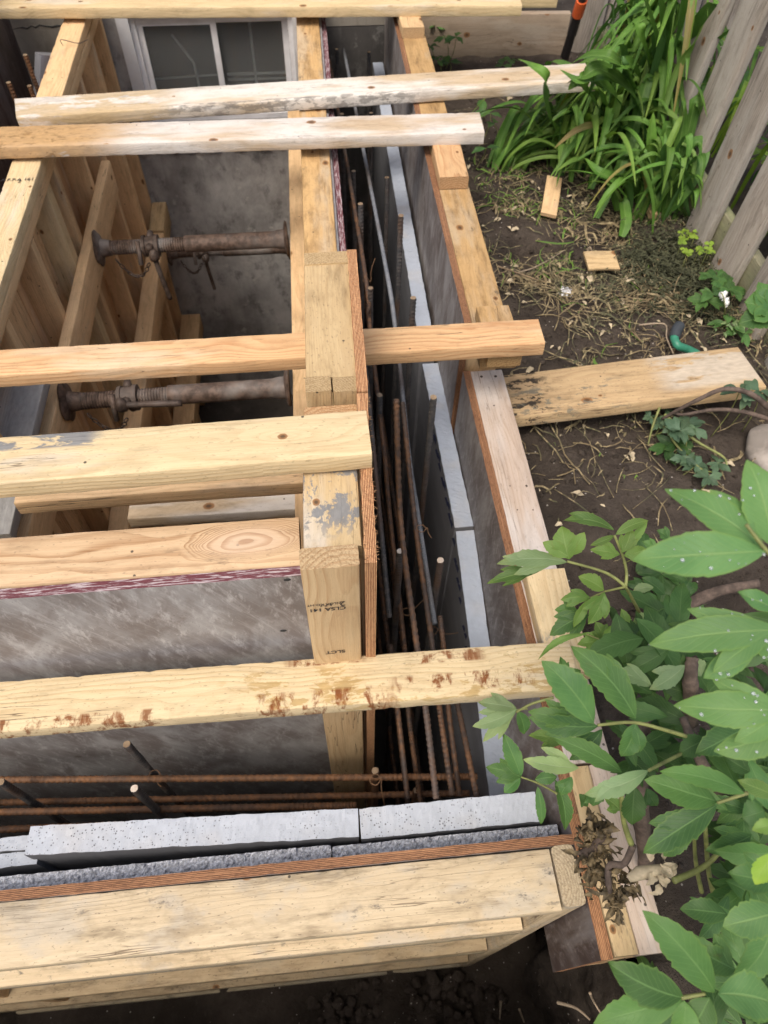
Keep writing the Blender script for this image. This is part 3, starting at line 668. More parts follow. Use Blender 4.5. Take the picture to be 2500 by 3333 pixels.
gxs = [-60, -20, -8, -4, -2.2, -1.0, 0.0] + [0.40, 0.44, 0.47, 0.495] + list(np.arange(0.51, 2.21, 0.017)) + [2.6, 3.5, 6, 15, 60]
gys = [-60, -20, -6, -2, -0.7, -0.32] + list(np.arange(-0.3, 3.73, 0.019)) + [3.8, 4.02, 4.4, 6, 12, 30, 60]
gv, gf = [], []
for y in gys:
    for x in gxs: gv.append((x, y, gz(x, y) if (0.3 < x < 2.3 and -0.5 < y < 3.8) else 0.0))
nx = len(gxs)
for j in range(len(gys) - 1):
    for i in range(nx - 1):
        xm, ym = (gxs[i] + gxs[i + 1]) / 2, (gys[j] + gys[j + 1]) / 2
        if hole(xm, ym): continue
        p = j * nx + i; gf.append((p, p + 1, p + nx + 1, p + nx))
g = mesh_obj('ground', gv, gf, M_SOIL, loc=(0, 0, 0), sharp=None); g['kind'] = 'structure'
pf = box('pit_floor', (-2.3, 0.30, -2.4), (0.6, 3.75, -2.2), M_FLOOR); pf['kind'] = 'structure'
# soil banks of the narrow trench under the camera
def bank(name, path, zt, zb, lean, n=46, m=30):
    v, f = [], []
    P = smooth_path([(x, y, 0) for x, y in path], n)
    for i, p in enumerate(P):
        q = P[min(n - 1, i + 1)] - P[max(0, i - 1)]; nrm = Vector((q.y, -q.x, 0)).normalized()
        for j in range(m):
            t = j / (m - 1); z = zt + (zb - zt) * t
            d = lean * t + 0.05 * mnoise.noise(Vector((p.x * 4, p.y * 4, z * 4))) + 0.025 * mnoise.noise(Vector((p.x * 15, p.y * 15, z * 15))) + 0.010 * mnoise.noise(Vector((p.x * 50, p.y * 50, z * 50)))
            d *= min(1, t * 8 + 0.15)
            v.append(tuple(p + nrm * d + Vector((0, 0, z))))
    for i in range(n - 1):
        for j in range(m - 1): a = i * m + j; f.append((a, a + 1, a + m + 1, a + m))
    o = mesh_obj(name, v, f, M_BANK, sharp=None, loc=(0, 0, 0)); o['kind'] = 'structure'; return o
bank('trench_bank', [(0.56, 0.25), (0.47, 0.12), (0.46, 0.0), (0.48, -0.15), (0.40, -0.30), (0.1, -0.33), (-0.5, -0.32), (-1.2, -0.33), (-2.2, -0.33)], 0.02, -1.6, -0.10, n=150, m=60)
tv, tf = [], []
txs, tys = np.arange(-2.2, 0.62, 0.03), np.arange(-0.4, 0.45, 0.03)
for y in tys:
    for x in txs: tv.append((x, y, -1.46 + 0.06 * mnoise.noise(Vector((x * 5, y * 5, 0))) + 0.03 * mnoise.noise(Vector((x * 17, y * 17, 2)))))
for j in range(len(tys) - 1):
    for i in range(len(txs) - 1): a = j * len(txs) + i; tf.append((a, a + 1, a + len(txs) + 1, a + len(txs)))
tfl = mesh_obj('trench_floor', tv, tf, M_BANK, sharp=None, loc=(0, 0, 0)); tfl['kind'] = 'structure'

# ------------------------------------------------------------------ HOUSE
HY = 3.72
house = thing('house', 'grey concrete house foundation with a white basement slider window', 'house', (-0.3, HY, 0))
wx0, wx1, wz0, wz1 = -0.77, 0.03, -0.27, 0.19
def wall_part(name, lo, hi, mat): return box(name, lo, hi, mat, house)
m = MB()
def addbox(m, lo, hi):
    b = len(m.v)
    for z in (lo[2], hi[2]):
        for y in (lo[1], hi[1]):
            for x in (lo[0], hi[0]): m.v.append(Vector((x, y, z))); m.u.append((0, 0))
    for q in ((0, 2, 3, 1), (4, 5, 7, 6), (0, 1, 5, 4), (2, 6, 7, 3), (0, 4, 6, 2), (1, 3, 7, 5)): m.f.append(tuple(b + i for i in q)); m.mi.append(0)
addbox(m, (-6, HY, -2.4), (wx0, HY + 0.25, 3.0)); addbox(m, (wx1, HY, -2.4), (0.62, HY + 0.25, 3.0))
addbox(m, (wx0, HY + 0.001, -2.4), (wx1, HY + 0.25, wz0)); addbox(m, (wx0, HY + 0.001, wz1), (wx1, HY + 0.25, 3.0))
m.build('wall', M_CONC, house, smooth=False)
tar = box('tar_coating', (0.10, HY - 0.006, -2.2), (0.46, HY + 0.01, 0.13), M_TAR, house)
blk = box('block_course', (-1.25, HY - 0.007, -0.25), (-0.90, HY + 0.01, 0.6), M_BLOCK, house)
blk2 = box('block_course', (0.10, HY - 0.007, 0.134), (0.62, HY + 0.01, 0.6), M_BLOCK, house)
# cracked joints in the blocks
def crack(pts, name='crack'):
    m = MB(); P = []
    for i in range(len(pts) - 1):
        for k in range(8):
            p = Vector(pts[i]).lerp(Vector(pts[i + 1]), k / 8); P.append(p + Vector((random.uniform(-.004, .004), 0, random.uniform(-.006, .006))))
    m.tube(P, [random.uniform(0.0015, 0.005) for _ in P], 5); return m.build(name, M_ROOM, house)
crack([(-1.24, HY - 0.006, 0.16), (-1.1, HY - 0.006, 0.165), (-0.91, HY - 0.006, 0.175)])
crack([(-1.24, HY - 0.006, 0.0), (-0.91, HY - 0.006, 0.01)])
# broken mortar ledge below the window
m = MB(); n = 90; rows = 7
for i in range(n):
    x = -0.86 + 0.92 * i / (n - 1)
    for j in range(rows):
        a = math.pi * j / (rows - 1); rr = 0.028 * (1 + 0.9 * mnoise.noise(Vector((x * 22, j * 0.9, 1))) + 0.5 * mnoise.noise(Vector((x * 70, j, 5))))
        m.v.append(Vector((x, HY + 0.004 - abs(rr) * math.sin(a) * 0.9, -0.385 + rr * math.cos(a) * 1.1 + 0.008 * mnoise.noise(Vector((x * 12, 0, 0)))))); m.u.append((0, 0))
for i in range(n - 1):
    for j in range(rows - 1): a = i * rows + j; m.f.append((a, a + rows, a + rows + 1, a + 1)); m.mi.append(0)
m.build('mortar_ledge', M_MORTAR, house, sharp=50)
# window: capping > frame, two sashes with panes, the dark room behind
cap = MB()
for lo, hi in (((wx0, HY - 0.012, wz0 - 0.02), (wx0 + 0.055, HY + 0.09, wz1 + 0.05)), ((wx1 - 0.02, HY - 0.012, wz0 - 0.02), (wx1 + 0.02, HY + 0.09, wz1 + 0.05)),
               ((wx0 + 0.055, HY - 0.012, wz1), (wx1 - 0.02, HY + 0.09, wz1 + 0.05)), ((wx0 + 0.055, HY - 0.016, wz0 - 0.04), (wx1 - 0.02, HY + 0.09, wz0))): addbox(cap, lo, hi)
win = cap.build('window', M_ALU, house, smooth=False)
wf = MB(); a0, a1 = wx0 + 0.055, wx1 - 0.02; xm = -0.355
def rect_frame(m, x0, x1, z0, z1, y0, y1, wd):
    addbox(m, (x0, y0, z0), (x0 + wd, y1, z1)); addbox(m, (x1 - wd, y0, z0), (x1, y1, z1))
    addbox(m, (x0 + wd, y0, z1 - wd), (x1 - wd, y1, z1)); addbox(m, (x0 + wd, y0, z0), (x1 - wd, y1, z0 + wd))
rect_frame(wf, a0, a1, wz0, wz1, HY + 0.012, HY + 0.085, 0.022); wf.build('frame', M_VINYL, win, smooth=False)
for (x0, x1, dy) in ((a0 + 0.023, xm + 0.018, 0.03), (xm - 0.012, a1 - 0.023, 0.05)):
    sm = MB(); rect_frame(sm, x0, x1, wz0 + 0.023, wz1 - 0.023, HY + dy, HY + dy + 0.019, 0.026); s_ = sm.build('sash', M_VINYL, win, smooth=False)
    box('pane', (x0 + 0.026, HY + dy + 0.008, wz0 + 0.049), (x1 - 0.026, HY + dy + 0.011, wz1 - 0.049), M_GLASS, win)
gm = MB()
gm.tube([(-0.19, HY + 0.14, wz0), (-0.19, HY + 0.14, wz1 - 0.06)], 0.007, 6); gm.tube([(-0.33, HY + 0.15, -0.12), (0.0, HY + 0.15, -0.12)], 0.007, 6); gm.tube([(-0.33, HY + 0.15, -0.145), (0.0, HY + 0.15, -0.145)], 0.006, 6)
gm.tube([(-0.03, HY + 0.14, wz0), (-0.035, HY + 0.14, -0.06), (0.0, HY + 0.14, 0.06)], 0.007, 6)
gm.tube([(-0.47, HY + 0.14, wz0), (-0.48, HY + 0.14, -0.06), (-0.56, HY + 0.15, 0.06)], 0.007, 6); gm.tube([(-0.68, HY + 0.15, -0.13), (-0.38, HY + 0.15, -0.12)], 0.005, 6)
gm.build('pale_bars', M_PALE_BARS, win)  # thin pale bars, straight and bent, set behind the panes
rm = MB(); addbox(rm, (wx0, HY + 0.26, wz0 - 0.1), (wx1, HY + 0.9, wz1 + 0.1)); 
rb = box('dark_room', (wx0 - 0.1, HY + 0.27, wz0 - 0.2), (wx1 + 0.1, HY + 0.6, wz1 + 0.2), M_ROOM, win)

# ------------------------------------------------------------------ FORMWORK PANELS
def lerp2(a, b, f): return (a[0] + (b[0] - a[0]) * f, a[1] + (b[1] - a[1]) * f)
# --- left inner form: double top plate, studs, waler boards, lining boards
lf = thing('formwork_panel', 'left inner stud wall form with double top plate, jack props pressing on its walers', 'formwork', (-0.865, 2.4, -2.2), 'timber formwork panels')
LX0, LX1 = -0.912, -0.822
top_plate = board('top_plate', (-0.868, 1.15, 0.281), (-0.862, 2.42, 0.281), 0.091, 0.038, MW['fresh'], parent=lf, chip=0.006)
board('top_plate', (-0.862, 2.424, 0.281), (-0.860, 3.70, 0.281), 0.091, 0.038, MW['tan'], parent=lf, chip=0.006)
board('lower_plate', (-0.864, 1.15, 0.2415), (-0.858, 3.70, 0.2415), 0.089, 0.038, MW['tan'], parent=lf)
for i, (y, mk) in enumerate(((1.30, 'tan'), (1.63, 'tan'), (2.0, 'tan'), (2.30, 'fresh'), (2.43, 'tan'), (2.78, 'tan'), (3.07, 'tan'), (3.41, 'tan'), (3.68, 'tan'))):
    board('stud', (-0.866, y, -2.19), (-0.866, y, 0.221), 0.089, 0.040 if i != 3 else 0.062, MW[mk], up=(0, 1, 0), parent=lf, step=0.05)
kx = board('lining_board', (-0.916, 1.0, -1.0), (-0.916, 3.70, -1.0), 2.44, 0.008, MW['red'], up=(1, 0, 0), parent=lf, rad=0.001, step=0.1)
for i, y in enumerate(np.arange(1.08, 3.66, 0.142)):
    if i % 3 == 1: continue
    board('lining_board', (-0.905, y + 0.07, -2.19), (-0.905, y + 0.07, 0.215), 0.136, 0.010, MW[('tan', 'orange', 'orange', 'tan', 'red')[i % 5]], up=(1, 0, 0), parent=lf, rad=0.001, step=0.1)
knm = MB(); c = Vector((-0.842, 2.268, 0.19)); 
board('waler', (-0.8025, 1.0, -0.125), (-0.8025, 2.98, -0.125), 0.135, 0.037, MW['tan'], up=(1, 0, 0), parent=lf)
board('waler', (-0.782, 1.0, -0.755), (-0.782, 3.44, -0.755), 0.075, 0.13, MW['tan'], parent=lf)
board('waler', (-0.782, 3.446, -0.745), (-0.782, 3.71, -0.745), 0.075, 0.13, MW['yellow'], parent=lf)
board('waler', (-0.762, 1.0, -1.475), (-0.762, 3.69, -1.475), 0.115, 0.115, MW['tan'], parent=lf)
# knot hole on the wide stud face by the end of its plate
m = MB()
for (y, z, r) in ((2.487, 0.085, 0.022), (2.480, 0.045, 0.014), (2.497, 0.105, 0.012)): m.blob((-0.8995, y, z), r, (0.05, 0.9, 1.35), 0.5, 12, 8)
m.build('knot_hole', plain('knot_dark', (0.03, 0.018, 0.012), 0.9), lf)

# --- left outer form (only its filmed face is seen)
lo = thing('formwork_panel', 'dark maroon filmed plywood form at top left corner behind two rebars', 'formwork', (-1.23, 2.6, -2.2), 'timber formwork panels')
sheet('plywood', (-1.235, 1.2), (-1.215, 3.70), -2.2, 0.62, 0.019, MP['dark'], lo, side=1)
board('top_plate', (-1.30, 1.2, 0.60), (-1.28, 3.70, 0.60), 0.089, 0.038, MW['tan'], parent=lo)
# --- right inner form, far part (low)
ra = thing('formwork_panel', 'low amber inner form panel running to the house wall beside the window', 'formwork', (0.05, 2.5, -2.2), 'timber formwork panels')
A0, A1 = Vector((0.022, 1.335, 0)), Vector((0.083, 3.70, 0))
board('top_plate', (A0.x, 1.335, 0.281), (A1.x, 3.70, 0.281), 0.092, 0.038, MW['amber'], parent=ra)
for y in (1.36, 1.75, 2.15, 2.55, 2.95, 3.35, 3.67):
    f = (y - 1.335) / 2.365; x = A0.x + f * (A1.x - A0.x)
    board('stud', (x, y, -2.19), (x, y, 0.261), 0.089, 0.038, MW['tan'], up=(0, 1, 0), parent=ra, step=0.06)
sheet('spacer_strip', (A0.x + 0.047, 1.335), (A1.x + 0.047, 3.70), 0.0, 0.287, 0.007, plain('grey_strip', (0.36, 0.345, 0.35), 0.7), ra, side=-1)
sheet('plywood', (A0.x + 0.056, 1.335), (A1.x + 0.056, 3.70), -2.2, 0.279, 0.018, MP['greymaroon'], ra, side=-1)
board('waler', (-0.067, 0.76, -0.145), (-0.004, 3.66, -0.145), 0.068, 0.135, MW['tan'], parent=ra)
board('waler', (-0.067, 0.76, -0.86), (-0.004, 3.66, -0.86), 0.068, 0.135, MW['tan'], parent=ra)
# --- right inner form, near part (tall): two panels end to end
rb_ = thing('formwork_panel', 'tall yellow inner form panel with rough sawn stud tops at both ends', 'formwork', (0.035, 1.13, -2.2), 'timber formwork panels')
board('stud', (0.036, 1.3125, -2.19), (0.036, 1.3125, 0.588), 0.094, 0.039, MW['yellow'], up=(0, 1, 0), parent=rb_, step=0.06)
board('top_plate', (0.0255, 0.957, 0.566), (0.034, 1.2925, 0.566), 0.094, 0.038, MW['yellow'], parent=rb_)
board('stud', (-0.0005, 0.9375, -2.19), (-0.0005, 0.9375, 0.588), 0.046, 0.038, MW['yellow'], up=(0, 1, 0), parent=rb_, step=0.06)
board('stud', (0.0470, 0.9375, -2.19), (0.0470, 0.9375, 0.584), 0.047, 0.038, MW['yellow'], up=(0, 1, 0), parent=rb_, step=0.06)
sheet('plywood', (0.0665, 0.912), (0.082, 1.332), -2.2, 0.590, 0.020, MP['raw'], rb_, side=-1, rag=0.0016, sx=0.004)
rc = thing('formwork_panel', 'tall inner form panel at the corner, top plate splashed with grey concrete', 'formwork', (0.0, 0.75, -2.2), 'timber formwork panels')
board('stud', (0.017, 0.890, -2.19), (0.017, 0.890, 0.560), 0.096, 0.037, MW['orange'], up=(0, 1, 0), parent=rc, step=0.06)
board('top_plate', (0.0015, 0.595, 0.558), (0.014, 0.870, 0.558), 0.090, 0.038, MW['cement'], parent=rc)
post = board('corner_post', (-0.0055, 0.570, -2.19), (-0.0055, 0.570, 0.586), 0.089, 0.038, MW['post'], up=(0, 1, 0), parent=rc, step=0.04, seed=3)
sheet('plywood', (0.0465, 0.556), (0.0655, 0.909), -2.2, 0.586, 0.019, MP['raw'], rc, side=-1, rag=0.0022, sx=0.003)
# frayed splinters along the sawn plywood edge
m = MB()
for i in range(120):
    f = random.random(); x = 0.0465 + f * 0.019 + 0.0195 * random.choice((0, 1, 1, 1)); y = 0.556 + f * 0.353
    p = Vector((x, y, 0.585)); d = Vector((random.uniform(-.3, 1), random.uniform(-.8, .3), random.uniform(-.2, .8))).normalized()
    m.tube([p, p + d * random.uniform(0.003, 0.008)], [0.0006, 0.0002], 4)
m.build('splinters', MP['raw'], rc)

def stamp(txt, size, origin, right, up, parent, mat=M_INK, name='stamp', bold=0.0):
    cu = bpy.data.curves.new(name, 'FONT'); cu.body = txt; cu.size = size; cu.extrude = 0.0001; cu.offset = bold
    tmp = bpy.data.objects.new('tmp', cu); COL.objects.link(tmp); bpy.context.view_layer.update()
    me = bpy.data.meshes.new_from_object(tmp.evaluated_get(bpy.context.evaluated_depsgraph_get())); bpy.data.objects.remove(tmp); bpy.data.curves.remove(cu)
    me.materials.clear(); me.materials.append(mat); me.name = name
    o = bpy.data.objects.new(name, me); COL.objects.link(o)
    r_, u_ = Vector(right).normalized(), Vector(up).normalized(); n_ = r_.cross(u_)
    Mw = Matrix((r_, u_, n_)).transposed().to_4x4(); Mw.translation = Vector(origin); place(o, Mw, parent); return o
def on_post(x, y): return aty(x, y, 0.5500)
def pz(sx, sy): return on_post(980 + sx * 0.18083, 1900 + sy * 0.18083)     # from the enlarged view of the post
o_ = pz(805, 405); stamp('CLSA 141', 0.0148, o_, (-1, 0, 0), (0, 0, -1), post, bold=0.0002)
o_ = pz(800, 315); stamp('2', 0.021, o_, (-1, 0, 0), (0, 0, -1), post)
o_ = pz(715, 330); stamp('NLGA KD-HT', 0.0092, o_, (-1, 0, 0), (0, 0, -1), post)
o_ = pz(555, 365); stamp('S-P-F', 0.0095, o_, (-1, 0, 0), (0, 0, -1), post)
o_ = pz(795, 1190); stamp('SLCT', 0.016, o_, (-1, 0, 0), (0, 0, -1), post, bold=0.0002)
o_ = atz(1, 480 + 608 * 0.18083, 0.3009); stamp('A.F.P.A 161', 0.021, o_, (1, -0.02, 0), (0.02, 1, 0), top_plate)
o_ = atz(56, 480 + 634 * 0.18083, 0.3009); stamp('2', 0.020, o_, (1, -0.02, 0), (0.02, 1, 0), top_plate)

# --- near inner form (across), filmed face towards us
ri = thing('formwork_panel', 'inner form panel across the corner with maroon painted plywood edge and knotty top plate', 'formwork', (-0.8, 0.66, -2.2), 'timber formwork panels')
board('top_plate', (-1.7, 0.6905, 0.461), (-0.0545, 0.677, 0.461), 0.098, 0.038, MW['ringy'], parent=ri, chip=0.003)
for x in (-0.08, -0.5, -0.9, -1.3): board('stud', (x, 0.68, -2.19), (x, 0.68, 0.441), 0.089, 0.038, MW['tan'], up=(1, 0, 0), parent=ri, step=0.06)
sheet('plywood', (-1.7, 0.6215), (-0.0545, 0.608), -2.2, 0.477, 0.019, MP['greymaroon'], ri, side=1, rag=0.0006)
# nails on the film face
for (x, y) in ((935, 1887), (68, 2085), (922, 2053)):
    m = MB(); p = aty(x, y, 0.6075 if x > 500 else 0.615); m.blob(p, 0.0045, (1.4, 0.3, 0.8), 0.3, 8, 6); m.build('nail_hole', M_ROOM, ri)

# --- right outer form, far
of = thing('formwork_panel', 'amber topped outer form panel along the garden, nearer the house', 'formwork', (0.47, 2.55, -2.2), 'timber formwork panels')
O0, O1 = Vector((0.383, 1.42, 0)), Vector((0.432, 3.70, 0))
sheet('plywood', (O0.x, O0.y), (O1.x, O1.y), -2.2, 0.300, 0.019, MP['grey'], of, side=-1)
board('top_plate', (O0.x + 0.064, 1.285, 0.283), (O1.x + 0.067, 3.70, 0.283), 0.093, 0.038, MW['amber'], parent=of)
for y in (1.45, 1.9, 2.35, 2.8, 3.25, 3.67):
    x = O0.x + 0.067 + (y - 1.42) / 2.28 * 0.049
    board('stud', (x, y, -0.6), (x, y, 0.263), 0.089, 0.038, MW['tan'], up=(0, 1, 0), parent=of, step=0.08)
# --- right outer form, near
on = thing('formwork_panel', 'outer form panel with whitish pink top plate along the soil, nearer us', 'formwork', (0.44, 0.7, -2.2), 'timber formwork panels')
sheet('plywood', (0.378, 0.255), (0.389, 1.388), -2.2, 0.162, 0.020, MP['grey'], on, side=-1)
sheet('plywood', (0.376, 0.034), (0.378, 0.2545), -0.21, 0.161, 0.020, MP['dark'], on, side=-1)
tpn = board('top_plate', (0.4425, 0.34, 0.143), (0.4515, 1.385, 0.143), 0.087, 0.038, MW['pink'], parent=on)
board('top_plate', (0.4185, 0.036, 0.143), (0.4205, 0.335, 0.143), 0.040, 0.038, MW['yellow'], parent=on)
board('top_plate', (0.4655, 0.034, 0.142), (0.4675, 0.335, 0.142), 0.052, 0.038, MW['pink'], parent=on)
board('end_stud', (0.443, 0.056, -0.209), (0.443, 0.056, 0.122), 0.088, 0.038, MW['tan'], up=(0, 1, 0), parent=on)
for y in (0.4, 0.85, 1.36): board('stud', (0.446, y, -0.6), (0.446, y, 0.123), 0.087, 0.038, MW['tan'], up=(0, 1, 0), parent=on, step=0.08)
# --- near outer form (across, at the bottom of the picture)
no = thing('formwork_panel', 'dirty outer form panel lying across the bottom with horizontal rails stepping down', 'formwork', (-0.6, 0.17, -1.5), 'timber formwork panels')
sheet('plywood', (-1.7, 0.2405), (0.377, 0.2065), -1.5, 0.163, 0.0165, MP['grey'], no, side=1, rag=0.0010, sx=0.006)
board('top_plate', (-1.7, 0.1920, 0.143), (0.331, 0.1580, 0.143), 0.0955, 0.038, MW['dirty'], parent=no, chip=0.004)
end_post = board('end_post', (0.3535, 0.159, -1.5), (0.3535, 0.159, 0.163), 0.094, 0.0385, MW['dirty'], up=(1, 0, 0), parent=no, step=0.05, rad=0.008)
for z, mk in ((0.104, 'green'), (-0.22, 'dirty'), (-0.2585, 'green'), (-0.77, 'dirtier'), (-0.8085, 'green'), (-1.22, 'dirtier'), (-1.46, 'green')):
    board('rail', (-1.7, 0.1935, z), (0.331, 0.1590, z), 0.0925, 0.038, MW[mk], parent=no)
for x in (-1.4, -0.95): board('stud', (x, 0.185, -1.44), (x, 0.185, 0.075), 0.08, 0.038, MW['tan'], up=(1, 0, 0), parent=no, step=0.08)

# ------------------------------------------------------------------ CROSS BOARDS
GB = 'boards laid across the formwork'
def brace(label, pl, pr, z_top, w, mat, t=0.038, zr=None, **kw):
    """pl, pr: photo points of the near top edge's two ends; z_top at the left, zr at the right"""
    zr = z_top if zr is None else zr
    a, b = atz(*pl, z_top), atz(*pr, zr); d = Vector((b.x - a.x, b.y - a.y, 0)).normalized(); nrm = Vector((-d.y, d.x, 0))
    a = a + nrm * w / 2 - Vector((0, 0, t / 2)); b = b + nrm * w / 2 - Vector((0, 0, t / 2))
    return tag(board('cross_board', a, b, w, t, mat, **kw), label, 'board', GB)
# plywood / lumber at the very top of the picture
brace('pale yellow board along the top edge of the photo with a splintered near edge', (-330, 30), (1700, 17), 0.345, 0.19, MW['fresh'], zr=0.385, chip=0.006)
brace('pale board mostly out of frame behind the topmost board, ending at the back fence', (1200, -4), (1817, -8), 0.345, 0.14, MW['fresh'])
brace('bleached wide board crossing over the window with its right end under the daylily', (41, 385), (1945, 262), 0.340, 0.140, MW['bleach'], zr=0.345, chip=0.004, cut0=-0.012)
brace('board half amber half bleached just below the long bleached one, split right end', (-420, 492), (1578, 432), 0.340, 0.132, MW['halfamber'], zr=0.380, chip=0.007)
brace('orange grained board passing behind the tall form and ending over the garden soil', (-420, 1243), (1776, 1119), 0.342, 0.088, MW['orange'], zr=0.382, chip=0.003)
brace('pale yellow board with a grey cement smear ending on the tall form', (-500, 1608), (1211, 1479), 0.624, 0.098, MW['cementspot'], chip=0.003)
brace('knotty pale board with rust brown bark patches crossing the nearest cavity', (-450, 2418), (1890, 2240), 0.240, 0.096, MW['bark'], zr=0.240, chip=0.008, rough=0.0014)
b7 = brace('shaded brown spreader board under the cement smeared one', (45, 1640), (993, 1571), 0.30, 0.089, MW['tan'], t=0.040)
b8 = brace('lower grey beige spreader board deep in the shade of the pit', (415, 1690), (993, 1655), -0.08, 0.075, MW['bleach'], t=0.04)
gb = board('cement_coated_board', (-0.845, 1.05, 0.03), (-0.845, 1.60, 0.03), 0.135, 0.038, MW['greyboard'], cut1=-0.05)
tag(gb, 'weathered board coated with grey cement at the left edge under the orange board', 'board')
# packing blocks on the outer form
GBK = 'wood blocks under the cross boards'
def block(label, c0, c1, w, zt, mat, t=0.038):
    return tag(board('wood_block', (c0[0], c0[1], zt - t / 2), (c1[0], c1[1], zt - t / 2), w, t, mat, rad=0.003), label, 'block', GBK)
block('end of a small block under the topmost board on the outer form', (0.478, 3.12), (0.481, 3.32), 0.087, 0.3415, MW['tan'])
block('orange grained cut block just below the split ended board on the outer form', (0.459, 2.035), (0.463, 2.24), 0.089, 0.3415, MW['orange'])
block('yellow nailed block under the right end of the orange grained board', (0.449, 1.250), (0.453, 1.428), 0.083, 0.3415, MW['amber'])
block('short yellow block with a grey smear on the near outer form by the leaves', (0.444, 0.50), (0.449, 0.735), 0.086, 0.201, MW['cementspot'])
pl0 = atz(1570, 1335, 0.02); pl0.z = 0.045; pr0 = atz(2440, 1210, 0.10)
plank = board('plank', pl0, (pr0.x, pr0.y - 0.0, 0.10), 0.184, 0.038, MW['plank'], up=(0.06, 0.10, 1))
tag(plank, 'wide dirty plank lying on the soil between the outer form and the fence', 'plank')

# screws and nail heads on the boards: parts of the boards they hold
def nails(parent, pts, z, r=0.0028, name='screw_head'):
    for (x, y) in pts:
        p = atz(x, y, z + 0.0004); m = MB(); m.tube([p - Vector((0, 0, 0.002)), p + Vector((0, 0, 0.0006))], r, 10); m.tube([p + Vector((0, 0, 0.0005)), p + Vector((0, 0, 0.0009))], r * 0.5, 6)
        m.build(name, MS['jackdark'], parent)
nails(tpn, [(1567, 1226), (1613, 1225), (1660, 1582), (1712, 1582), (1684, 1660), (1735, 1660)], 0.162, 0.004)

# ------------------------------------------------------------------ FOAM
GF = 'rigid foam boards in the wall cavity'
def foam(label, p0, p1, z0, z1, t, mat, side, rag=0.0012, name='foam_board', slope=0.0):
    o = sheet(name, p0, p1, z0, z1, t, mat, None, side, rag=rag, sx=0.006, slope=slope); return tag(o, label, 'foam board', GF)
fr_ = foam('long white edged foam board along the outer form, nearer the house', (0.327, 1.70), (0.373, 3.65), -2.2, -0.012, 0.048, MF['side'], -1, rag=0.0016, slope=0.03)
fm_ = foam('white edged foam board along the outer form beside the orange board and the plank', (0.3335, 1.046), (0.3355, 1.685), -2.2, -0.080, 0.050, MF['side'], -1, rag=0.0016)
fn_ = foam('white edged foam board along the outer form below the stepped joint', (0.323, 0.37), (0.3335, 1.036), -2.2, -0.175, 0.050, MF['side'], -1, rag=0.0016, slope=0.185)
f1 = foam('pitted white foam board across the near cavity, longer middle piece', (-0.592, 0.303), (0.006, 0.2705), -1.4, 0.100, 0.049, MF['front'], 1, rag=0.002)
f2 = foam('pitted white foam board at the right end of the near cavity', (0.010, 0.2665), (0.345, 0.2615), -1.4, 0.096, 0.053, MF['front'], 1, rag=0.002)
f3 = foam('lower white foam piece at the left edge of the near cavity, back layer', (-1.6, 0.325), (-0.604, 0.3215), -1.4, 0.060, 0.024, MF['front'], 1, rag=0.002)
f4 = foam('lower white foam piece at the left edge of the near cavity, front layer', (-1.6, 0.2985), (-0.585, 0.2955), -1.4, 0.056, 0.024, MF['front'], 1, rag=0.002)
# ragged foam strip
def ragged(label, p0, p1, z1, t):
    n = int((p1[0] - p0[0]) / 0.0035); rows = 10; v, f = [], []
    for i in range(n + 1):
        q = i / n; x = p0[0] + (p1[0] - p0[0]) * q; y = p0[1] + (p1[1] - p0[1]) * q
        for j in range(rows):
            yy = y + t * j / (rows - 1)
            h = z1 + 0.005 * mnoise.noise(Vector((x * 90, yy * 90, 0))) + 0.009 * max(0, mnoise.noise(Vector((x * 170, yy * 170, 4)))) + 0.004 * mnoise.noise(Vector((x * 25, yy * 25, 8)))
            v.append((x + 0.002 * mnoise.noise(Vector((x * 150, yy * 150, 9))), yy, h))
        v.append((x, y, -1.4)); v.append((x, y + t, -1.4))
    R_ = rows + 2
    for i in range(n):
        a = i * R_
        for j in range(rows - 1): f.append((a + j, a + R_ + j, a + R_ + j + 1, a + j + 1))
        f.append((a, a + rows, a + R_ + rows, a + R_)); f.append((a + rows - 1, a + R_ + rows - 1, a + R_ + rows + 1, a + rows + 1))
    o = mesh_obj('foam_strip', v, f, MF['crush'], sharp=None, smooth=False); return tag(o, label, 'foam strip', GF)
ragged('rough grey cut foam strip beside the near plywood, long left part', (-1.6, 0.2575), (-0.046, 0.2312), 0.100, 0.031)
ragged('rough grey cut foam strip beside the near plywood, short right part', (-0.044, 0.2312), (0.372, 0.2245), 0.098, 0.028)
# smudged illegible navy print on the foam face: leaning strokes
for i in range(26):
    y = 0.66 + i * 0.026 + 0.02 * (i // 6); z = -0.27 + 0.14 * min(1, max(0, y - 0.6) / 0.5) - 0.015 * (i % 2)
    if i % 7 == 6: continue
    X = 0.3230 + (y - 0.37) * 0.0155 if y < 1.04 else 0.3330
    h = 0.06; lean = 0.015; wd = 0.006
    q = [Vector((X, y, z)), Vector((X, y + wd, z)), Vector((X, y + wd + lean, z + h)), Vector((X, y + lean, z + h))]
    m = MB(); b = 0
    for p in q: m.v.append(p); m.u.append((0, 0))
    for p in q: m.v.append(p - Vector((0.0008, 0, 0))); m.u.append((0, 0))
    for k in ((4, 5, 6, 7), (0, 1, 5, 4), (1, 2, 6, 5), (2, 3, 7, 6), (3, 0, 4, 7)): m.f.append(tuple(b + a for a in k)); m.mi.append(0)
    m.build('printed_stroke', M_NAVY, fn_ if y < 1.04 else fm_, smooth=False)
lfm = MB(); 
o = board('foam_scrap', (-1.06, 3.30, 0.02), (-0.99, 3.34, 0.20), 0.12, 0.03, MF['side'], up=(1, -0.6, 0)); tag(o, 'broken piece of white foam behind the left top plate, below the blocks', 'foam board')

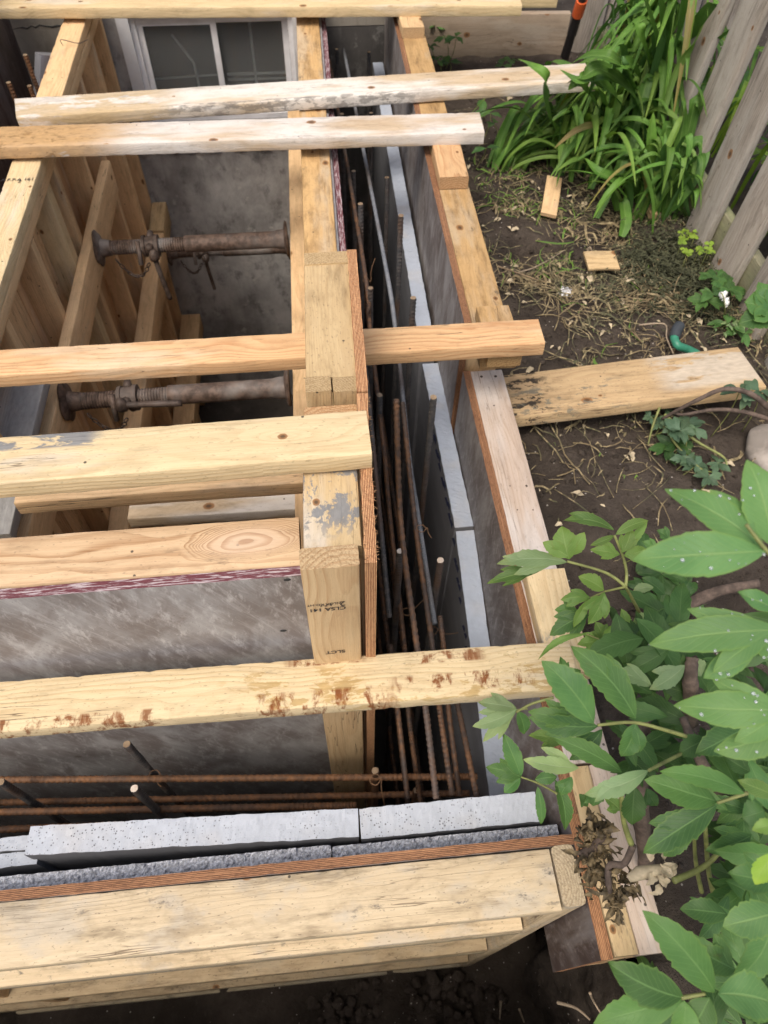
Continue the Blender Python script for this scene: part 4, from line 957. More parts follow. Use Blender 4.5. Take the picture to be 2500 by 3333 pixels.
# ------------------------------------------------------------------ REBAR
GR = 'reinforcing bars in the wall cavity'
def vbar(label, dx, dy, X, mat, lean=(0, 0), zb=-2.19, r=0.008):
    p = atx(dx * DS, dy * DS, X); rebar(label, [p, (p.x + lean[0], p.y + lean[1], zb)], mat, r, group=GR)
vbar('upright rebar in the right cavity, left of the white foam just below the split board', 779, 440, 0.168, MS['grey'])
vbar('dark upright rebar leaning on the white foam, farthest of the right hand row', 866, 465, 0.262, MS['grey'])
vbar('upright rebar beside the far rough sawn stud top of the tall form', 800, 622, 0.163, MS['grey'])
vbar('upright rebar with tan cut end in front of the foam above the orange board', 893, 643, 0.262, MS['grey'])
vbar('rusty upright rebar beside the sawn tops midway along the tall form', 820, 853, 0.157, MS['grey'])
vbar('dark leaning rebar against the foam below the orange board', 937, 858, 0.262, MS['grey'], (0.0, 0.02))
vbar('upright rebar with bright cut end beside the corner post top', 864, 1190, 0.150, MS['grey'])
vbar('upright rebar with bright cut end nearest the stepped foam joint', 952, 1210, 0.238, MS['grey'])
for lb, sx, sy, z in (('short topped rebar against the tar coated wall, left one', 1096, 160, 0.12), ('short topped rebar against the tar coated wall, right one', 1201, 169, 0.12)):
    p = atz(sx, sy, z); rebar(lb, [p, (p.x, p.y, -2.19)], MS['grey'], 0.008, group=GR)
for lb, X, Yy in (('tall dim rebar behind the split board, left in the far cavity', 0.165, 2.75), ('tall dim rebar behind the split board, right in the far cavity', 0.275, 2.75), ('dim rebar deep in the far cavity beside the amber form', 0.175, 2.35), ('dim rebar deep in the far cavity beside the foam', 0.285, 2.30)):
    rebar(lb, [(X, Yy, 0.20), (X, Yy, -2.19)], MS['grey'], 0.008, group=GR)
def hbar(label, pts, X, mat, r=0.0064, ext=None):
    P = [atx(x, y, X) for x, y in pts]
    if ext: P = [Vector(ext)] + P
    # ease out the kinks
    rebar(label, P, mat, r, group=GR, cut=False)
hbar('blue grey bar running the length of the right cavity and bending down at its end', [(1243, 800), (1287, 1070), (1333, 1496), (1364, 1700), (1415, 2030)], 0.222, MS['blue'], ext=(0.222, 3.4, 0.16))
hbar('blue and rust bar beside the tall form that runs on under the bark patched board', [(1181, 842), (1203, 1053), (1228, 1277), (1253, 1496), (1271, 1700), (1318, 2120), (1328, 2308), (1372, 2640)], 0.158, MS['rustdark'], ext=(0.158, 3.4, 0.12))
hbar('rusty lengthwise bar in the cavity right of the corner post', [(1290, 1300), (1305, 1700), (1360, 2122), (1386, 2308), (1420, 2600)], 0.15, MS['rustdark'])
hbar('rusty lengthwise bar under the bark patched board, third from the foam', [(1310, 1310), (1351, 1700), (1410, 2122), (1431, 2308), (1472, 2590)], 0.20, MS['rustdark'])
hbar('rusty lengthwise bar under the bark patched board, second from the foam', [(1432, 2004), (1445, 2122), (1460, 2308), (1496, 2590)], 0.235, MS['rustdark'])
hbar('rusty lengthwise bar nearest the foam at the corner', [(1440, 2100), (1491, 2302), (1553, 2600)], 0.245, MS['rustdark'])
hbar('dull bar low in the cavity right of the corner post', [(1270, 2100), (1295, 2314), (1327, 2600)], 0.12, MS['rustdark'])
hbar('dull steel bar ending in the cavity just right of the near rebar tops', [(1180, 1100), (1238, 1700), (1268, 2010)], 0.12, MS['grey'])
for i, (X, z) in enumerate(((0.15, -0.55), (0.24, -0.6), (0.15, -1.0), (0.24, -1.05))):
    rebar('deep lengthwise bar barely lit at the bottom of the right cavity', [(X, 0.4, z), (X, 3.5, z)], MS['rustdark'], 0.008, cut=False, group=GR)
def nbar(label, p, q, z, mat, r=0.008, xl=-1.6):
    a, b = atz(*p, z), atz(*q, z); d = (b - a).normalized(); a = a - d * ((a.x - xl) / max(0.2, d.x)); rebar(label, [a, (a + b) / 2, b], mat, r, True, GR)
nbar('topmost rusty bar across the near cavity, farthest from the foam', (0, 2538), (1553, 2528), -0.17, MS['rust'])
nbar('rusty bar across the near cavity, second from the top and deeper', (0, 2612), (1528, 2582), -0.30, MS['rust'])
nbar('rusty bar across the near cavity just behind the foam edge', (0, 2643), (1160, 2622), -0.17, MS['rust'])
nbar('rusty bar seen at the left edge just behind the lower foam pieces', (0, 2700), (900, 2665), -0.20, MS['rust'])
for lb, x, y, z, m_ in (('upright rebar with dark top left in the near cavity beside the filmed plywood', 412, 2422, 0.02, MS['grey']), ('upright rebar with bright cut top behind the near foam', 437, 2566, 0.02, MS['grey']),
                        ('upright rebar at the left edge of the near cavity', 2, 2545, -0.05, MS['grey']), ('rusty rebar top beside the foot of the corner post', 1222, 2508, -0.13, MS['rust']), ('rusty rebar top low beside the foam corner', 1356, 2572, -0.26, MS['rust'])):
    p = atz(x, y, z); rebar(lb, [p, (p.x, p.y, -1.9)], m_, 0.0082, True, GR)
for lb, (x, y), X in (('orange rusty rebar sticking up left of the far left plate', (82, 178), -1.02), ('orange rusty rebar near the left edge in front of the maroon plywood', (28, 268), -1.05), ('short rebar just above the left end of the long bleached board', (96, 279), -1.0)):
    p = atx(x, y, X); rebar(lb, [p, (p.x, p.y + 0.02, -2.1)], MS['rust'], 0.009, True, GR)
# tie wires
def wire(label, pts, r=0.0009):
    m = MB(); m.tube(smooth_path(pts, 30), r, 5); tag(m.build('tie_wire', MS['wire']), label, 'wire', 'wire ties on the rebar')
def twist_wire(label, sx, sy, X, d1, d2):
    p = atx(sx, sy, X); pts = [p + Vector((0.012 * math.cos(a), 0.012 * math.sin(a), 0.002 * a)) for a in (0, 1.2, 2.4, 3.6, 4.8, 6)]
    pts += [p + Vector(d1), p + Vector(d2)]; wire(label, pts)
twist_wire('twisted tie wire on the near bright ended rebar by the foam', 1412, 2055, 0.235, (0.03, -0.01, 0.0), (0.06, -0.012, 0.004))
twist_wire('long straight tie wire end between the two near rebars', 1325, 1995, 0.17, (0.03, 0.015, 0.01), (0.055, 0.03, 0.02))
twist_wire('tie wire crossing up beside the far stud top of the tall form', 1195, 920, 0.165, (0.015, 0.03, 0.02), (0.03, 0.06, 0.04))
twist_wire('tie wire around the topmost rusty bar at the left', 505, 2525, -0.43, (0.01, -0.02, 0.01), (0.02, -0.03, 0.02))
twist_wire('tie wire round the end of the corner bar', 1222, 2540, 0.05, (0.01, -0.02, 0.01), (0.015, -0.05, -0.02))
twist_wire('tie wire on the blue grey bar', 1372, 1725, 0.20, (0.014, -0.01, 0), (0.02, -0.02, -0.005))
# bent nail wire on the far left plate
p = atz(205, 148, 0.303); m = MB(); m.tube(smooth_path([p, p + Vector((0.0, 0.0, 0.02)), p + Vector((0.06, -0.01, 0.01)), p + Vector((0.09, 0.03, 0.006))], 20), 0.0014, 5); m.build('bent_wire', MS['jackdark'], lf)

# ------------------------------------------------------------------ SCREW JACKS
def jack(label, xl, xr, y, z, handle):
    t = thing('screw_jack', label, 'jack', (xl, y, z), 'screw jacks bracing the forms'); L = xr - xl
    def lat(name, prof, mat, K=24):
        v, f = lathe_x(prof, K); v = [(xl + a, y + b, z + c) for a, b, c in v]; return mesh_obj(name, v, f, mat, t, sharp=40)
    # flared base plates
    def plate(x, sgn):
        v, f = [], []; K = 32
        for i, (dx, r) in enumerate(((0, 0.052), (0.006, 0.055), (0.010, 0.050), (0.016, 0.030), (0.05, 0.025))):
            for k in range(K):
                a = 2 * math.pi * k / K; rr = r * (1 + (0.22 * abs(math.cos(2 * a)) - 0.08 if i < 3 else 0)); v.append((x + sgn * dx, y + rr * math.cos(a), z + rr * math.sin(a) * 1.15))
        for i in range(4):
            for k in range(K): k2 = (k + 1) % K; f.append((i * K + k, i * K + k2, (i + 1) * K + k2, (i + 1) * K + k))
        f.append(tuple(range(K))); return mesh_obj('base_plate', v, f, MS['jack'], t, sharp=40)
    plate(xl + 0.001, 1); plate(xr - 0.001, -1)
    th = []
    x = 0.03
    while x < 0.47 * L:
        th += [(x, 0.0235), (x + 0.003, 0.0265), (x + 0.0055, 0.0265), (x + 0.008, 0.0235)]; x += 0.0088
    lat('inner_screw', th, MS['jack'])
    lat('outer_tube', [(0.455 * L, 0.0262), (0.456 * L, 0.0305), (L - 0.05, 0.0305), (L - 0.04, 0.034), (L - 0.012, 0.036), (L - 0.011, 0.028)], MS['jack'])
    c0 = 0.235 * L
    col = lat('collar_nut', [(c0, 0.026), (c0 + 0.001, 0.037), (c0 + 0.012, 0.039), (c0 + 0.014, 0.034), (c0 + 0.045, 0.034), (c0 + 0.047, 0.040), (c0 + 0.060, 0.040), (c0 + 0.061, 0.027)], MS['jackdark'])
    X = xl + c0 + 0.03
    for a in (0.6, 2.7, 4.8):
        m = MB(); d = Vector((0, math.cos(a), math.sin(a))); p = Vector((X, y, z)); m.tube([p + d * 0.028, p + d * 0.040, p + d * 0.056], [0.016, 0.015, 0.010], 8); m.build('lug', MS['jackdark'], col)
    m = MB()
    if handle == 'down': P = [Vector((X + 0.014, y - 0.048, z - 0.01)), Vector((X + 0.018, y - 0.052, z - 0.08)), Vector((X + 0.03, y - 0.055, z - 0.20))]
    else: P = [Vector((X - 0.01, y - 0.05, z + 0.02)), Vector((X + 0.05, y - 0.054, z + 0.022)), Vector((X + 0.17, y - 0.058, z + 0.020))]
    m.tube(smooth_path(P, 12), 0.0095, 10); m.blob(P[0], 0.02, (1, 1, 1.3), 0.2, 10, 8); m.build('handle', MS['jackdark'], t)
    m = MB(); q = Vector((xl + c0 - 0.012, y, z)); m.tube([q + Vector((0, -0.012, 0.03)), q + Vector((0, -0.05, -0.045))], 0.0085, 10); m.build('pin', MS['jack'], t)
    m = MB(); a = Vector((xl + 0.06, y - 0.015, z - 0.028)); b = q + Vector((0.03, -0.035, -0.04)); N_ = 11
    for i in range(N_):
        f = (i + 0.5) / N_; p = a.lerp(b, f) + Vector((0, -0.01, -0.10 * 4 * f * (1 - f) * 0.7)); f2 = f + 0.03
        p2 = a.lerp(b, f2) + Vector((0, -0.01, -0.10 * 4 * f2 * (1 - f2) * 0.7)); d = (p2 - p).normalized(); s_ = d.cross(Vector((0, 1, 0) if i % 2 else (0.3, 0.2, 1))).normalized()
        m.tube([p + d * (0.011 * math.cos(k)) + s_ * (0.0062 * math.sin(k)) for k in np.linspace(0, 2 * math.pi, 13)], 0.0021, 5, False)
    m.build('chain', MS['jackdark'], t)
jack('rusty screw jack above the orange board, upper one with handle hanging down', -0.783, -0.073, 2.44, -0.105, 'down')
jack('rusty screw jack seen just below and behind the upper one against the grey wall', -0.744, -0.098, 3.42, -0.80, 'down')
jack('rusty screw jack below the orange board with its handle along the tube', -0.783, -0.092, 1.64, -0.10, 'along')

# ------------------------------------------------------------------ FENCE, BACK BOARDS, SHOVEL, HOSE
fence = thing('picket_fence', 'weathered grey picket fence along the right side of the garden', 'fence', (1.40, 2.3, 0))
for i, y in enumerate(np.arange(0.97, 3.5, 0.235)):
    tl = 0.05 + 0.015 * math.sin(i * 2.1)
    board('picket', (1.385, y, -0.03), (1.385 + 1.9 * tl, y - 0.02, 1.9), 0.142, 0.030, MW['fence'], up=(1, 0.02, 0), parent=fence, rad=0.006, chip=0.003, step=0.03)
board('bottom_board', (1.43, 0.6, 0.07), (1.43, 3.6, 0.07), 0.15, 0.035, MW['fencegreen'], up=(1, 0, 0), parent=fence)
board('rail', (1.50, 0.6, 1.35), (1.50, 3.6, 1.35), 0.089, 0.038, MW['fence'], up=(1, 0, 0), parent=fence)
back = thing('picket_fence', 'grey picket fence behind the shovel and daylilies at the back', 'fence', (1.6, 3.72, 0))
for i, x in enumerate(np.arange(1.40, 2.3, 0.152)):
    board('picket', (x, 3.70, -0.03), (x + 0.03, 3.74, 1.9), 0.138, 0.026, MW['fence'], up=(0, -1, 0.02), parent=back, rad=0.006, chip=0.003)
board('rail', (1.15, 3.76, 1.2), (2.4, 3.76, 1.2), 0.089, 0.038, MW['fence'], up=(0, 1, 0), parent=back)
rbd = board('retaining_board', (0.58, 3.715, 0.085), (1.295, 3.675, 0.085), 0.19, 0.038, MW['tanboard'], up=(0, -1, 0)); tag(rbd, 'tan retaining board standing on edge at the back behind the outer form', 'board')
rbd2 = board('retaining_board', (0.58, 3.755, 0.275), (1.16, 3.745, 0.275), 0.18, 0.038, MW['tanboard'], up=(0, -1, 0)); tag(rbd2, 'upper tan retaining board set back behind the lower one', 'board')
sh0, sh1 = atz(1832, 205, 0.02), None
sh1 = aty(1880, 20, 3.40); 
shv = thing('shovel', 'black handled tool with an orange collar standing in the soil at the back', 'shovel', sh0)
d = (aty(1893, 5, 3.42) - sh0)
m = MB(); m.tube([sh0, sh0 + d * 0.55], [0.021, 0.019], 14); m.tube([sh0 + d * 0.5, sh0 + d * 0.80], [0.0215, 0.0205], 14); m.build('handle', M_BLACKH, shv, 40)
m = MB(); m.tube([sh0 + d * 0.795, sh0 + d * 1.02], [0.0245, 0.0245], 16); m.build('collar', M_ORANGE, shv, 40)
m = MB(); m.tube([sh0 + d * 1.02, sh0 + d * 2.6], [0.018, 0.017], 14); m.build('shaft', M_BLACKH, shv, 40)
m = MB(); m.tube([sh0 + Vector((0, 0, -0.1)), sh0, sh0 + d * 0.12], [0.024, 0.024, 0.021], 12); m.build('socket', MS['jack'], shv, 40)
hs = thing('garden_hose', 'green garden hose end with a dark coupling beside the plank', 'hose', dz(1468, 735, 0.0))
A_ = [dz(1455, 722, 0.055), dz(1463, 745, 0.05), dz(1488, 756, 0.03), dz(1515, 772, 0.016), dz(1535, 800, 0.012), dz(1545, 840, 0.012)]
m = MB(); m.tube(smooth_path(A_, 40), 0.0125, 14); m.build('tube', M_HOSE, hs)
m = MB(); m.tube([dz(1468, 703, 0.065), dz(1462, 712, 0.062), dz(1456, 730, 0.052)], [0.017, 0.0175, 0.0165], 14); m.build('coupling', M_HOSEB, hs, 40)

# ------------------------------------------------------------------ GARDEN LITTER
def on_ground(sx, sy): p = atz(sx, sy, 0.0); p.z = gz(p.x, p.y); return p
GS = 'offcuts of wood on the soil'
def scrap(label, quad, t, mat, dzv=0.006, up=None):
    (x0, y0), (x1, y1), w = quad; a, b = on_ground(x0 * DS, y0 * DS), on_ground(x1 * DS, y1 * DS); a.z += dzv + t / 2; b.z += dzv + t / 2
    return tag(board('wood_offcut', a, b, w, t, mat, up=up or (random.uniform(-.15, .15), random.uniform(-.1, .1), 1), rad=0.0015, chip=0.004), label, 'offcut', GS)
scrap('square pale offcut lying on the bare soil', ((1258, 590), (1324, 587), 0.082), 0.009, MW['yellow'], 0.042, (0, -0.15, 1))
scrap('rough offcut tucked under the daylily leaves near the outer form', ((1180, 480), (1195, 400), 0.058), 0.012, MW['tan'], 0.02)
scrap('narrow splintered offcut leaning beside the daylily base', ((1405, 485), (1378, 428), 0.028), 0.02, MW['yellow'], 0.03)
scrap('split end of wood on the far end of the bleached board in the daylily', ((1240, 165), (1310, 125), 0.05), 0.015, MW['yellow'], 0.30)
m = MB(); p = atz(1840, 950, 0.012); m.blob(p, 0.013, (1.0, 1.3, 0.45), 1.3, 16, 12); random.seed(9)
for _ in range(24): m.blob(p + Vector((random.gauss(0, .009), random.gauss(0, .014), random.uniform(-.004, .008))), random.uniform(.002, .006), (1.4, .9, .5), 1.4, 8, 6)
tag(m.build('foil_scrap', plain('crumpled_foil', (0.72, 0.72, 0.73), 0.35, 0.3, 90), smooth=False), 'crumpled white scrap of foil on the soil by the square offcut', 'foil scrap')
# dead grass, one uncountable mass
def litter_ok(x, y): return 0.53 < x < 1.42 and 0.2 < y < 3.5
m = MB()
hot = [(dz(1560, 680, 0), 0.10, 320), (dz(1420, 640, 0), 0.10, 260), (dz(1360, 510, 0), 0.10, 260), (dz(1150, 1000, 0), 0.15, 60), (dz(1130, 600, 0), 0.07, 260), (dz(1090, 470, 0), 0.07, 260), (dz(1210, 610, 0), 0.06, 240), (dz(1180, 420, 0), 0.10, 300), (dz(1400, 560, 0), 0.20, 900), (dz(1480, 620, 0), 0.16, 700), (dz(1330, 640, 0), 0.22, 350), (dz(1120, 570, 0), 0.16, 330), (dz(1120, 430, 0), 0.18, 380), (dz(1300, 470, 0), 0.20, 420), (dz(1500, 560, 0), 0.12, 450),
       (dz(1340, 720, 0), 0.16, 380), (dz(1200, 760, 0), 0.16, 130), (dz(1440, 690, 0), 0.15, 350), (dz(1250, 1050, 0), 0.2, 60), (dz(1400, 940, 0), 0.12, 130), (dz(1080, 200, 0), 0.2, 120), (dz(1100, 330, 0), 0.2, 220), (dz(1450, 1000, 0), 0.2, 80)]
m2 = MB()
for (c, sp, cnt) in hot:
    for _ in range(int(cnt * 0.66)):
        x, y = random.gauss(c.x, sp), random.gauss(c.y, sp)
        if not litter_ok(x, y) or mnoise.noise(Vector((x * 7, y * 7, 2.5))) < -0.06: continue
        a = random.uniform(0, 6.28); L = 0.010 + 0.11 * random.random() ** 2 * (1.6 if random.random() < 0.1 else 1); z = gz(x, y) + abs(random.gauss(0, 0.012))
        cv = random.uniform(-1.2, 1.2); P = []
        for k in range(5):
            f = k / 4; aa = a + cv * f; P.append(Vector((x + L * f * math.cos(aa), y + L * f * math.sin(aa), z + 0.012 * math.sin(f * 3) * random.random())))
        wv = random.uniform(0.0007, 0.0022) * random.choice((0.7, 1, 1, 2.2)); (m2 if (random.random() < (0.34 if y > 2.0 and x < 1.0 else 0.05)) else m).ribbon(P, [wv * 0.6, wv, wv, wv, wv * 0.3], (random.uniform(-.4, .4), random.uniform(-.4, .4), 1), 0.3, 1)
for _ in range(230):
    c = random.choice(hot)[0]; x, y = random.gauss(c.x, .09), random.gauss(c.y, .09)
    if not litter_ok(x, y): continue
    a = random.uniform(0, 6.28); L = random.uniform(.06, .17); cv = random.uniform(-.5, .5)
    P = [Vector((x + L * f * math.cos(a + cv * f), y + L * f * math.sin(a + cv * f), gz(x, y) + .012 + .02 * math.sin(3 * f) * random.random())) for f in (0, .25, .5, .75, 1)]
    if P[-1].x < .53 or P[-1].x > 1.42: continue
    m.tube(P, [random.uniform(.0009, .0022)] * 5, 5)
o = m.build('dead_grass', M_STRAW); tag(o, 'dry grass clippings and straw scattered over the soil', 'dead grass', None, 'stuff')
o = m2.build('grass_clippings', ML['lilylight']); tag(o, 'fresh green clippings and leaf strips scattered over the soil', 'clippings', None, 'stuff')
m = MB()
for (c, sp, cnt) in hot[:2] + [(dz(1500, 545, 0), 0.10, 520), (dz(1450, 540, 0), 0.09, 520), (dz(1450, 600, 0), 0.11, 520), (dz(1490, 620, 0), 0.10, 520), (dz(1410, 570, 0), 0.08, 300)]:
    for _ in range(min(cnt, 520)):
        x, y = random.gauss(c.x, sp * 0.8), random.gauss(c.y, sp * 0.8)
        if not litter_ok(x, y) : continue
        P = [Vector((x, y, gz(x, y) + abs(random.gauss(0.010, 0.024))))]
        for k in range(4): P.append(P[-1] + Vector((random.uniform(-.012, .012), random.uniform(-.012, .012), random.uniform(-.004, .005))))
        m.ribbon(P, [0.0015, 0.0028, 0.0026, 0.002, 0.0006], (0, 0, 1), 0.4, 1)
o = m.build('dried_moss', M_MOSS); tag(o, 'matted grey green dried moss near the fence foot', 'moss', None, 'stuff')
m = MB()
for _ in range(2600):
    x, y = random.uniform(0.5, 1.4), random.uniform(0.1, 3.4)
    r = abs(random.gauss(0.0022, 0.002)) + 0.001; m.blob((x, y, gz(x, y) + r * 0.3), r, (1, 1, 0.7), 0.6, 5, 4)
for _ in range(420):
    x, y = random.uniform(0.52, 1.4), random.uniform(0.1, 3.4); r = abs(random.gauss(0.004, 0.0035)) + 0.002; m.blob((x, y, gz(x, y) + r * 0.2), r, (1.2, 1, 0.7), 0.8, 7, 5)
for _ in range(500):
    x, y = random.uniform(-0.2, 0.46), random.uniform(-0.3, 0.1); r = abs(random.gauss(0.008, 0.008)) + 0.002; m.blob((x, y, -1.45), r, (1, 1, 0.7), 0.6, 6, 5)
o = m.build('soil_crumbs', M_SOIL, sharp=None); tag(o, 'small crumbs of dark soil and grit', 'soil crumbs', None, 'stuff')
m = MB()
for _ in range(170):                                  # shed leaf bits and wood chips
    c, sp, _n = random.choice(hot); x, y = random.gauss(c.x, sp), random.gauss(c.y, sp)
    if not litter_ok(x, y): continue
    a = random.uniform(0, 6.28); L = random.uniform(0.012, 0.04); z = gz(x, y) + 0.008
    m.leaf((x, y, z), (x + L * math.cos(a), y + L * math.sin(a), z + random.uniform(-.003, .01)), L * random.uniform(0.25, 0.6), (random.uniform(-.5, .5), random.uniform(-.5, .5), 1), (), 0.4, 0.2, 0.1, 8, 0.15)
o = m.build('leaf_litter', M_CREAM); tag(o, 'pale dry leaf scraps and wood chips on the soil', 'litter', None, 'stuff')
GT = 'dry twigs on the soil'
def twig(label, pts, r, mat=M_TWIG, name='twig', cat='twig', group=GT):
    m = MB(); P = smooth_path(pts, 26); m.tube(P, [r * (1 - 0.5 * i / 25) * (1 + 0.15 * mnoise.noise(Vector((i * 0.9, r * 900, 0)))) for i in range(26)], 7)
    return tag(m.build(name, mat), label, cat, group)
twig('forked brown branch lying over the near edge of the plank', [dz(1659, 880, 0.16), dz(1620, 850, 0.20), dz(1565, 840, 0.21), dz(1510, 862, 0.17), dz(1465, 885, 0.12), dz(1430, 905, 0.07)], 0.008, M_BARK, 'branch', 'branch')
twig('lower brown branch below the plank joining the forked one', [dz(1659, 905, 0.13), dz(1600, 888, 0.14), dz(1540, 885, 0.13), dz(1480, 895, 0.10), dz(1455, 892, 0.09)], 0.007, M_BARK, 'branch', 'branch')
twig('long yellow green cut stem slanting across the soil below the plank', [dz(1435, 895, 0.08), dz(1500, 950, 0.06), dz(1560, 985, 0.05), dz(1570, 1005, 0.04)], 0.005, M_STEM)
twig('curved cut stem hanging from the branch tip', [dz(1425, 880, 0.08), dz(1410, 920, 0.05), dz(1400, 960, 0.03)], 0.004, M_STEM)
twig('thin cut stem running down to the leaves below the plank', [dz(1430, 910, 0.06), dz(1460, 960, 0.04), dz(1510, 1010, 0.03), dz(1540, 1020, 0.02)], 0.004, M_STEM)
twig('bent yellow stem beside the hose coupling', [dz(1380, 702, 0.03), dz(1435, 700, 0.05), dz(1440, 730, 0.05), dz(1455, 765, 0.03)], 0.003, M_ROOT)
twig('pair of stubby pale roots above the square offcut, standing up', [dz(1268, 565, 0.0), dz(1270, 540, 0.03), dz(1276, 536, 0.04), dz(1282, 562, 0.0)], 0.005, M_ROOT)
twig('pale straw stalk crossing the soil by the outer form', [dz(1115, 590, 0.01), dz(1160, 575, 0.02), dz(1220, 540, 0.02)], 0.003, M_ROOT)
twig('slim dry stalk lying beside the outer form above the orange board', [dz(1075, 575, 0.01), dz(1120, 590, 0.02), dz(1170, 608, 0.01)], 0.003)
twig('short pale stalk lying on the bare dark soil', [dz(1345, 1075, 0.01), dz(1375, 1058, 0.01), dz(1402, 1043, 0.015)], 0.002, M_ROOT)
twig('second short pale stalk crossing down on the dark soil', [dz(1378, 1090, 0.01), dz(1390, 1062, 0.01), dz(1402, 1045, 0.01)], 0.002, M_ROOT)
twig('thick grey woody stem lying at the soil behind the peony leaves', [dz(1420, 1345, 0.04), dz(1500, 1300, 0.08), dz(1560, 1275, 0.12), dz(1640, 1260, 0.15)], 0.019, M_BARK, 'branch', 'branch')
twig('root hanging out of the trench bank, upper one', [atx(1250 + 750 * .7535, 2400 + 1145 * .7535, 0.42), atx(1250 + 830 * .7535, 2400 + 1170 * .7535, 0.45), atx(1250 + 890 * .7535, 2400 + 1220 * .7535, 0.47)], 0.004, M_ROOT, 'root', 'root', 'roots in the trench')
twig('thin root hanging out of the trench bank at the right', [atx(1250 + 890 * .7535, 2400 + 1105 * .7535, 0.44), atx(1250 + 905 * .7535, 2400 + 1140 * .7535, 0.46), atx(1250 + 935 * .7535, 2400 + 1190 * .7535, 0.47)], 0.003, M_ROOT, 'root', 'root', 'roots in the trench')
twig('pale root at the bottom of the trench, upright', [atz(1250 + 505 * .7535, 2400 + 1140 * .7535, -1.2), atz(1250 + 500 * .7535, 2400 + 1220 * .7535, -1.25)], 0.004, M_ROOT, 'root', 'root', 'roots in the trench')
twig('pale root at the bottom of the trench, slanting', [atz(1250 + 585 * .7535, 2400 + 1175 * .7535, -1.15), atz(1250 + 605 * .7535, 2400 + 1230 * .7535, -1.2)], 0.004, M_ROOT, 'root', 'root', 'roots in the trench')
st = MB(); p = dz(1650, 1000, 0.0); st.blob((p.x + 0.04, p.y, 0.02), 0.085, (1.0, 1.2, 0.7), 0.35, 22, 16); tag(st.build('stone', M_STONE), 'pale rounded stone at the right edge below the plank', 'stone')

# ------------------------------------------------------------------ DAYLILIES
def r7(x, y, z): return atz(1900 + x * 0.36166, y * 0.36166, z)
def blade(m, pts, w, up=(0, 0, 1), V=0.35, tip=True, n=26, twist=0.0):
    P = smooth_path(pts, n)
    wd = [w * (0.55 + 0.45 * min(1, 4 * i / n)) * ((1 - max(0, (i / (n - 1) - 0.55) / 0.45) ** 1.6) if tip else 1.0) + 0.0005 for i in range(n)]
    m.ribbon(P, wd, up, V, 2, twist)
def proj(p): c = M3.transposed() @ (p - CAMP); return CX + FPX * c.x / c.z, CY + FPX * c.y / c.z
def clump(label, centre, n, seed, spread, lean, wmat, hand=(), Lr=(0.3, 0.6), light=(), dry=(), extra_light=0.15, flat=1.0):
    random.seed(seed); t = thing('daylily_clump', label, 'plant', centre, 'daylilies by the fence')
    ms = {'lily': MB(), 'lilylight': MB(), 'lilydry': MB()}
    for pts, w in hand: blade(ms['lily'], [r7(*q) for q in pts], w * 1.65, (0.0, -0.6, 1), tip=True)
    for pts, w in light: blade(ms['lilylight'], [r7(*q) for q in pts], w, (0.0, -0.6, 1))
    for pts, w in dry: blade(ms['lilydry'], [r7(*q) for q in pts], w, (0, -0.5, 1))
    for i in range(n):
        a = random.uniform(0, 6.28); b = centre + Vector((random.gauss(0, spread), random.gauss(0, spread), 0)); b.z = gz(b.x, b.y)
        L = random.uniform(*Lr); dirv = Vector((math.cos(a) + lean[0], math.sin(a) + lean[1], 0)); e = min(1.2, dirv.length); dirv = dirv.normalized() if dirv.length > 1e-3 else Vector((1, 0, 0))
        h = L * random.uniform(0.45, 0.9) * flat; out = L * random.uniform(0.35, 0.8) * e; dr = random.uniform(0.1, 0.75)
        pts = [b, b + dirv * out * 0.15 + Vector((0, 0, h * 0.5)), b + dirv * out * 0.45 + Vector((0, 0, h * 0.88)), b + dirv * out * 0.8 + Vector((0, 0, h * (1 - dr * 0.35))), b + dirv * out * 1.1 + Vector((0, 0, h * (1 - dr)))]
        for p in pts[1:]:
            if p.x > 1.36 and p.y < 3.6: p.x = 1.36 - 0.1 * (p.x - 1.36)
            if p.y > 3.66: p.y = 3.66
            p.z = max(p.z, gz(p.x, p.y) + 0.01)
        if any(q[0] < 1945 and q[1] < 205 for q in map(proj, pts)): continue
        k = 'lilylight' if random.random() < extra_light else ('lilydry' if random.random() < 0.04 else 'lily')
        blade(ms[k], pts, random.uniform(0.008, 0.0165), Vector((-dirv.x * 0.3, -dirv.y * 0.3, 1)), random.uniform(0.25, 0.6), twist=random.uniform(-.6, .6))
    for k, mm in ms.items():
        if mm.v: mm.build('leaves', ML[k], t)
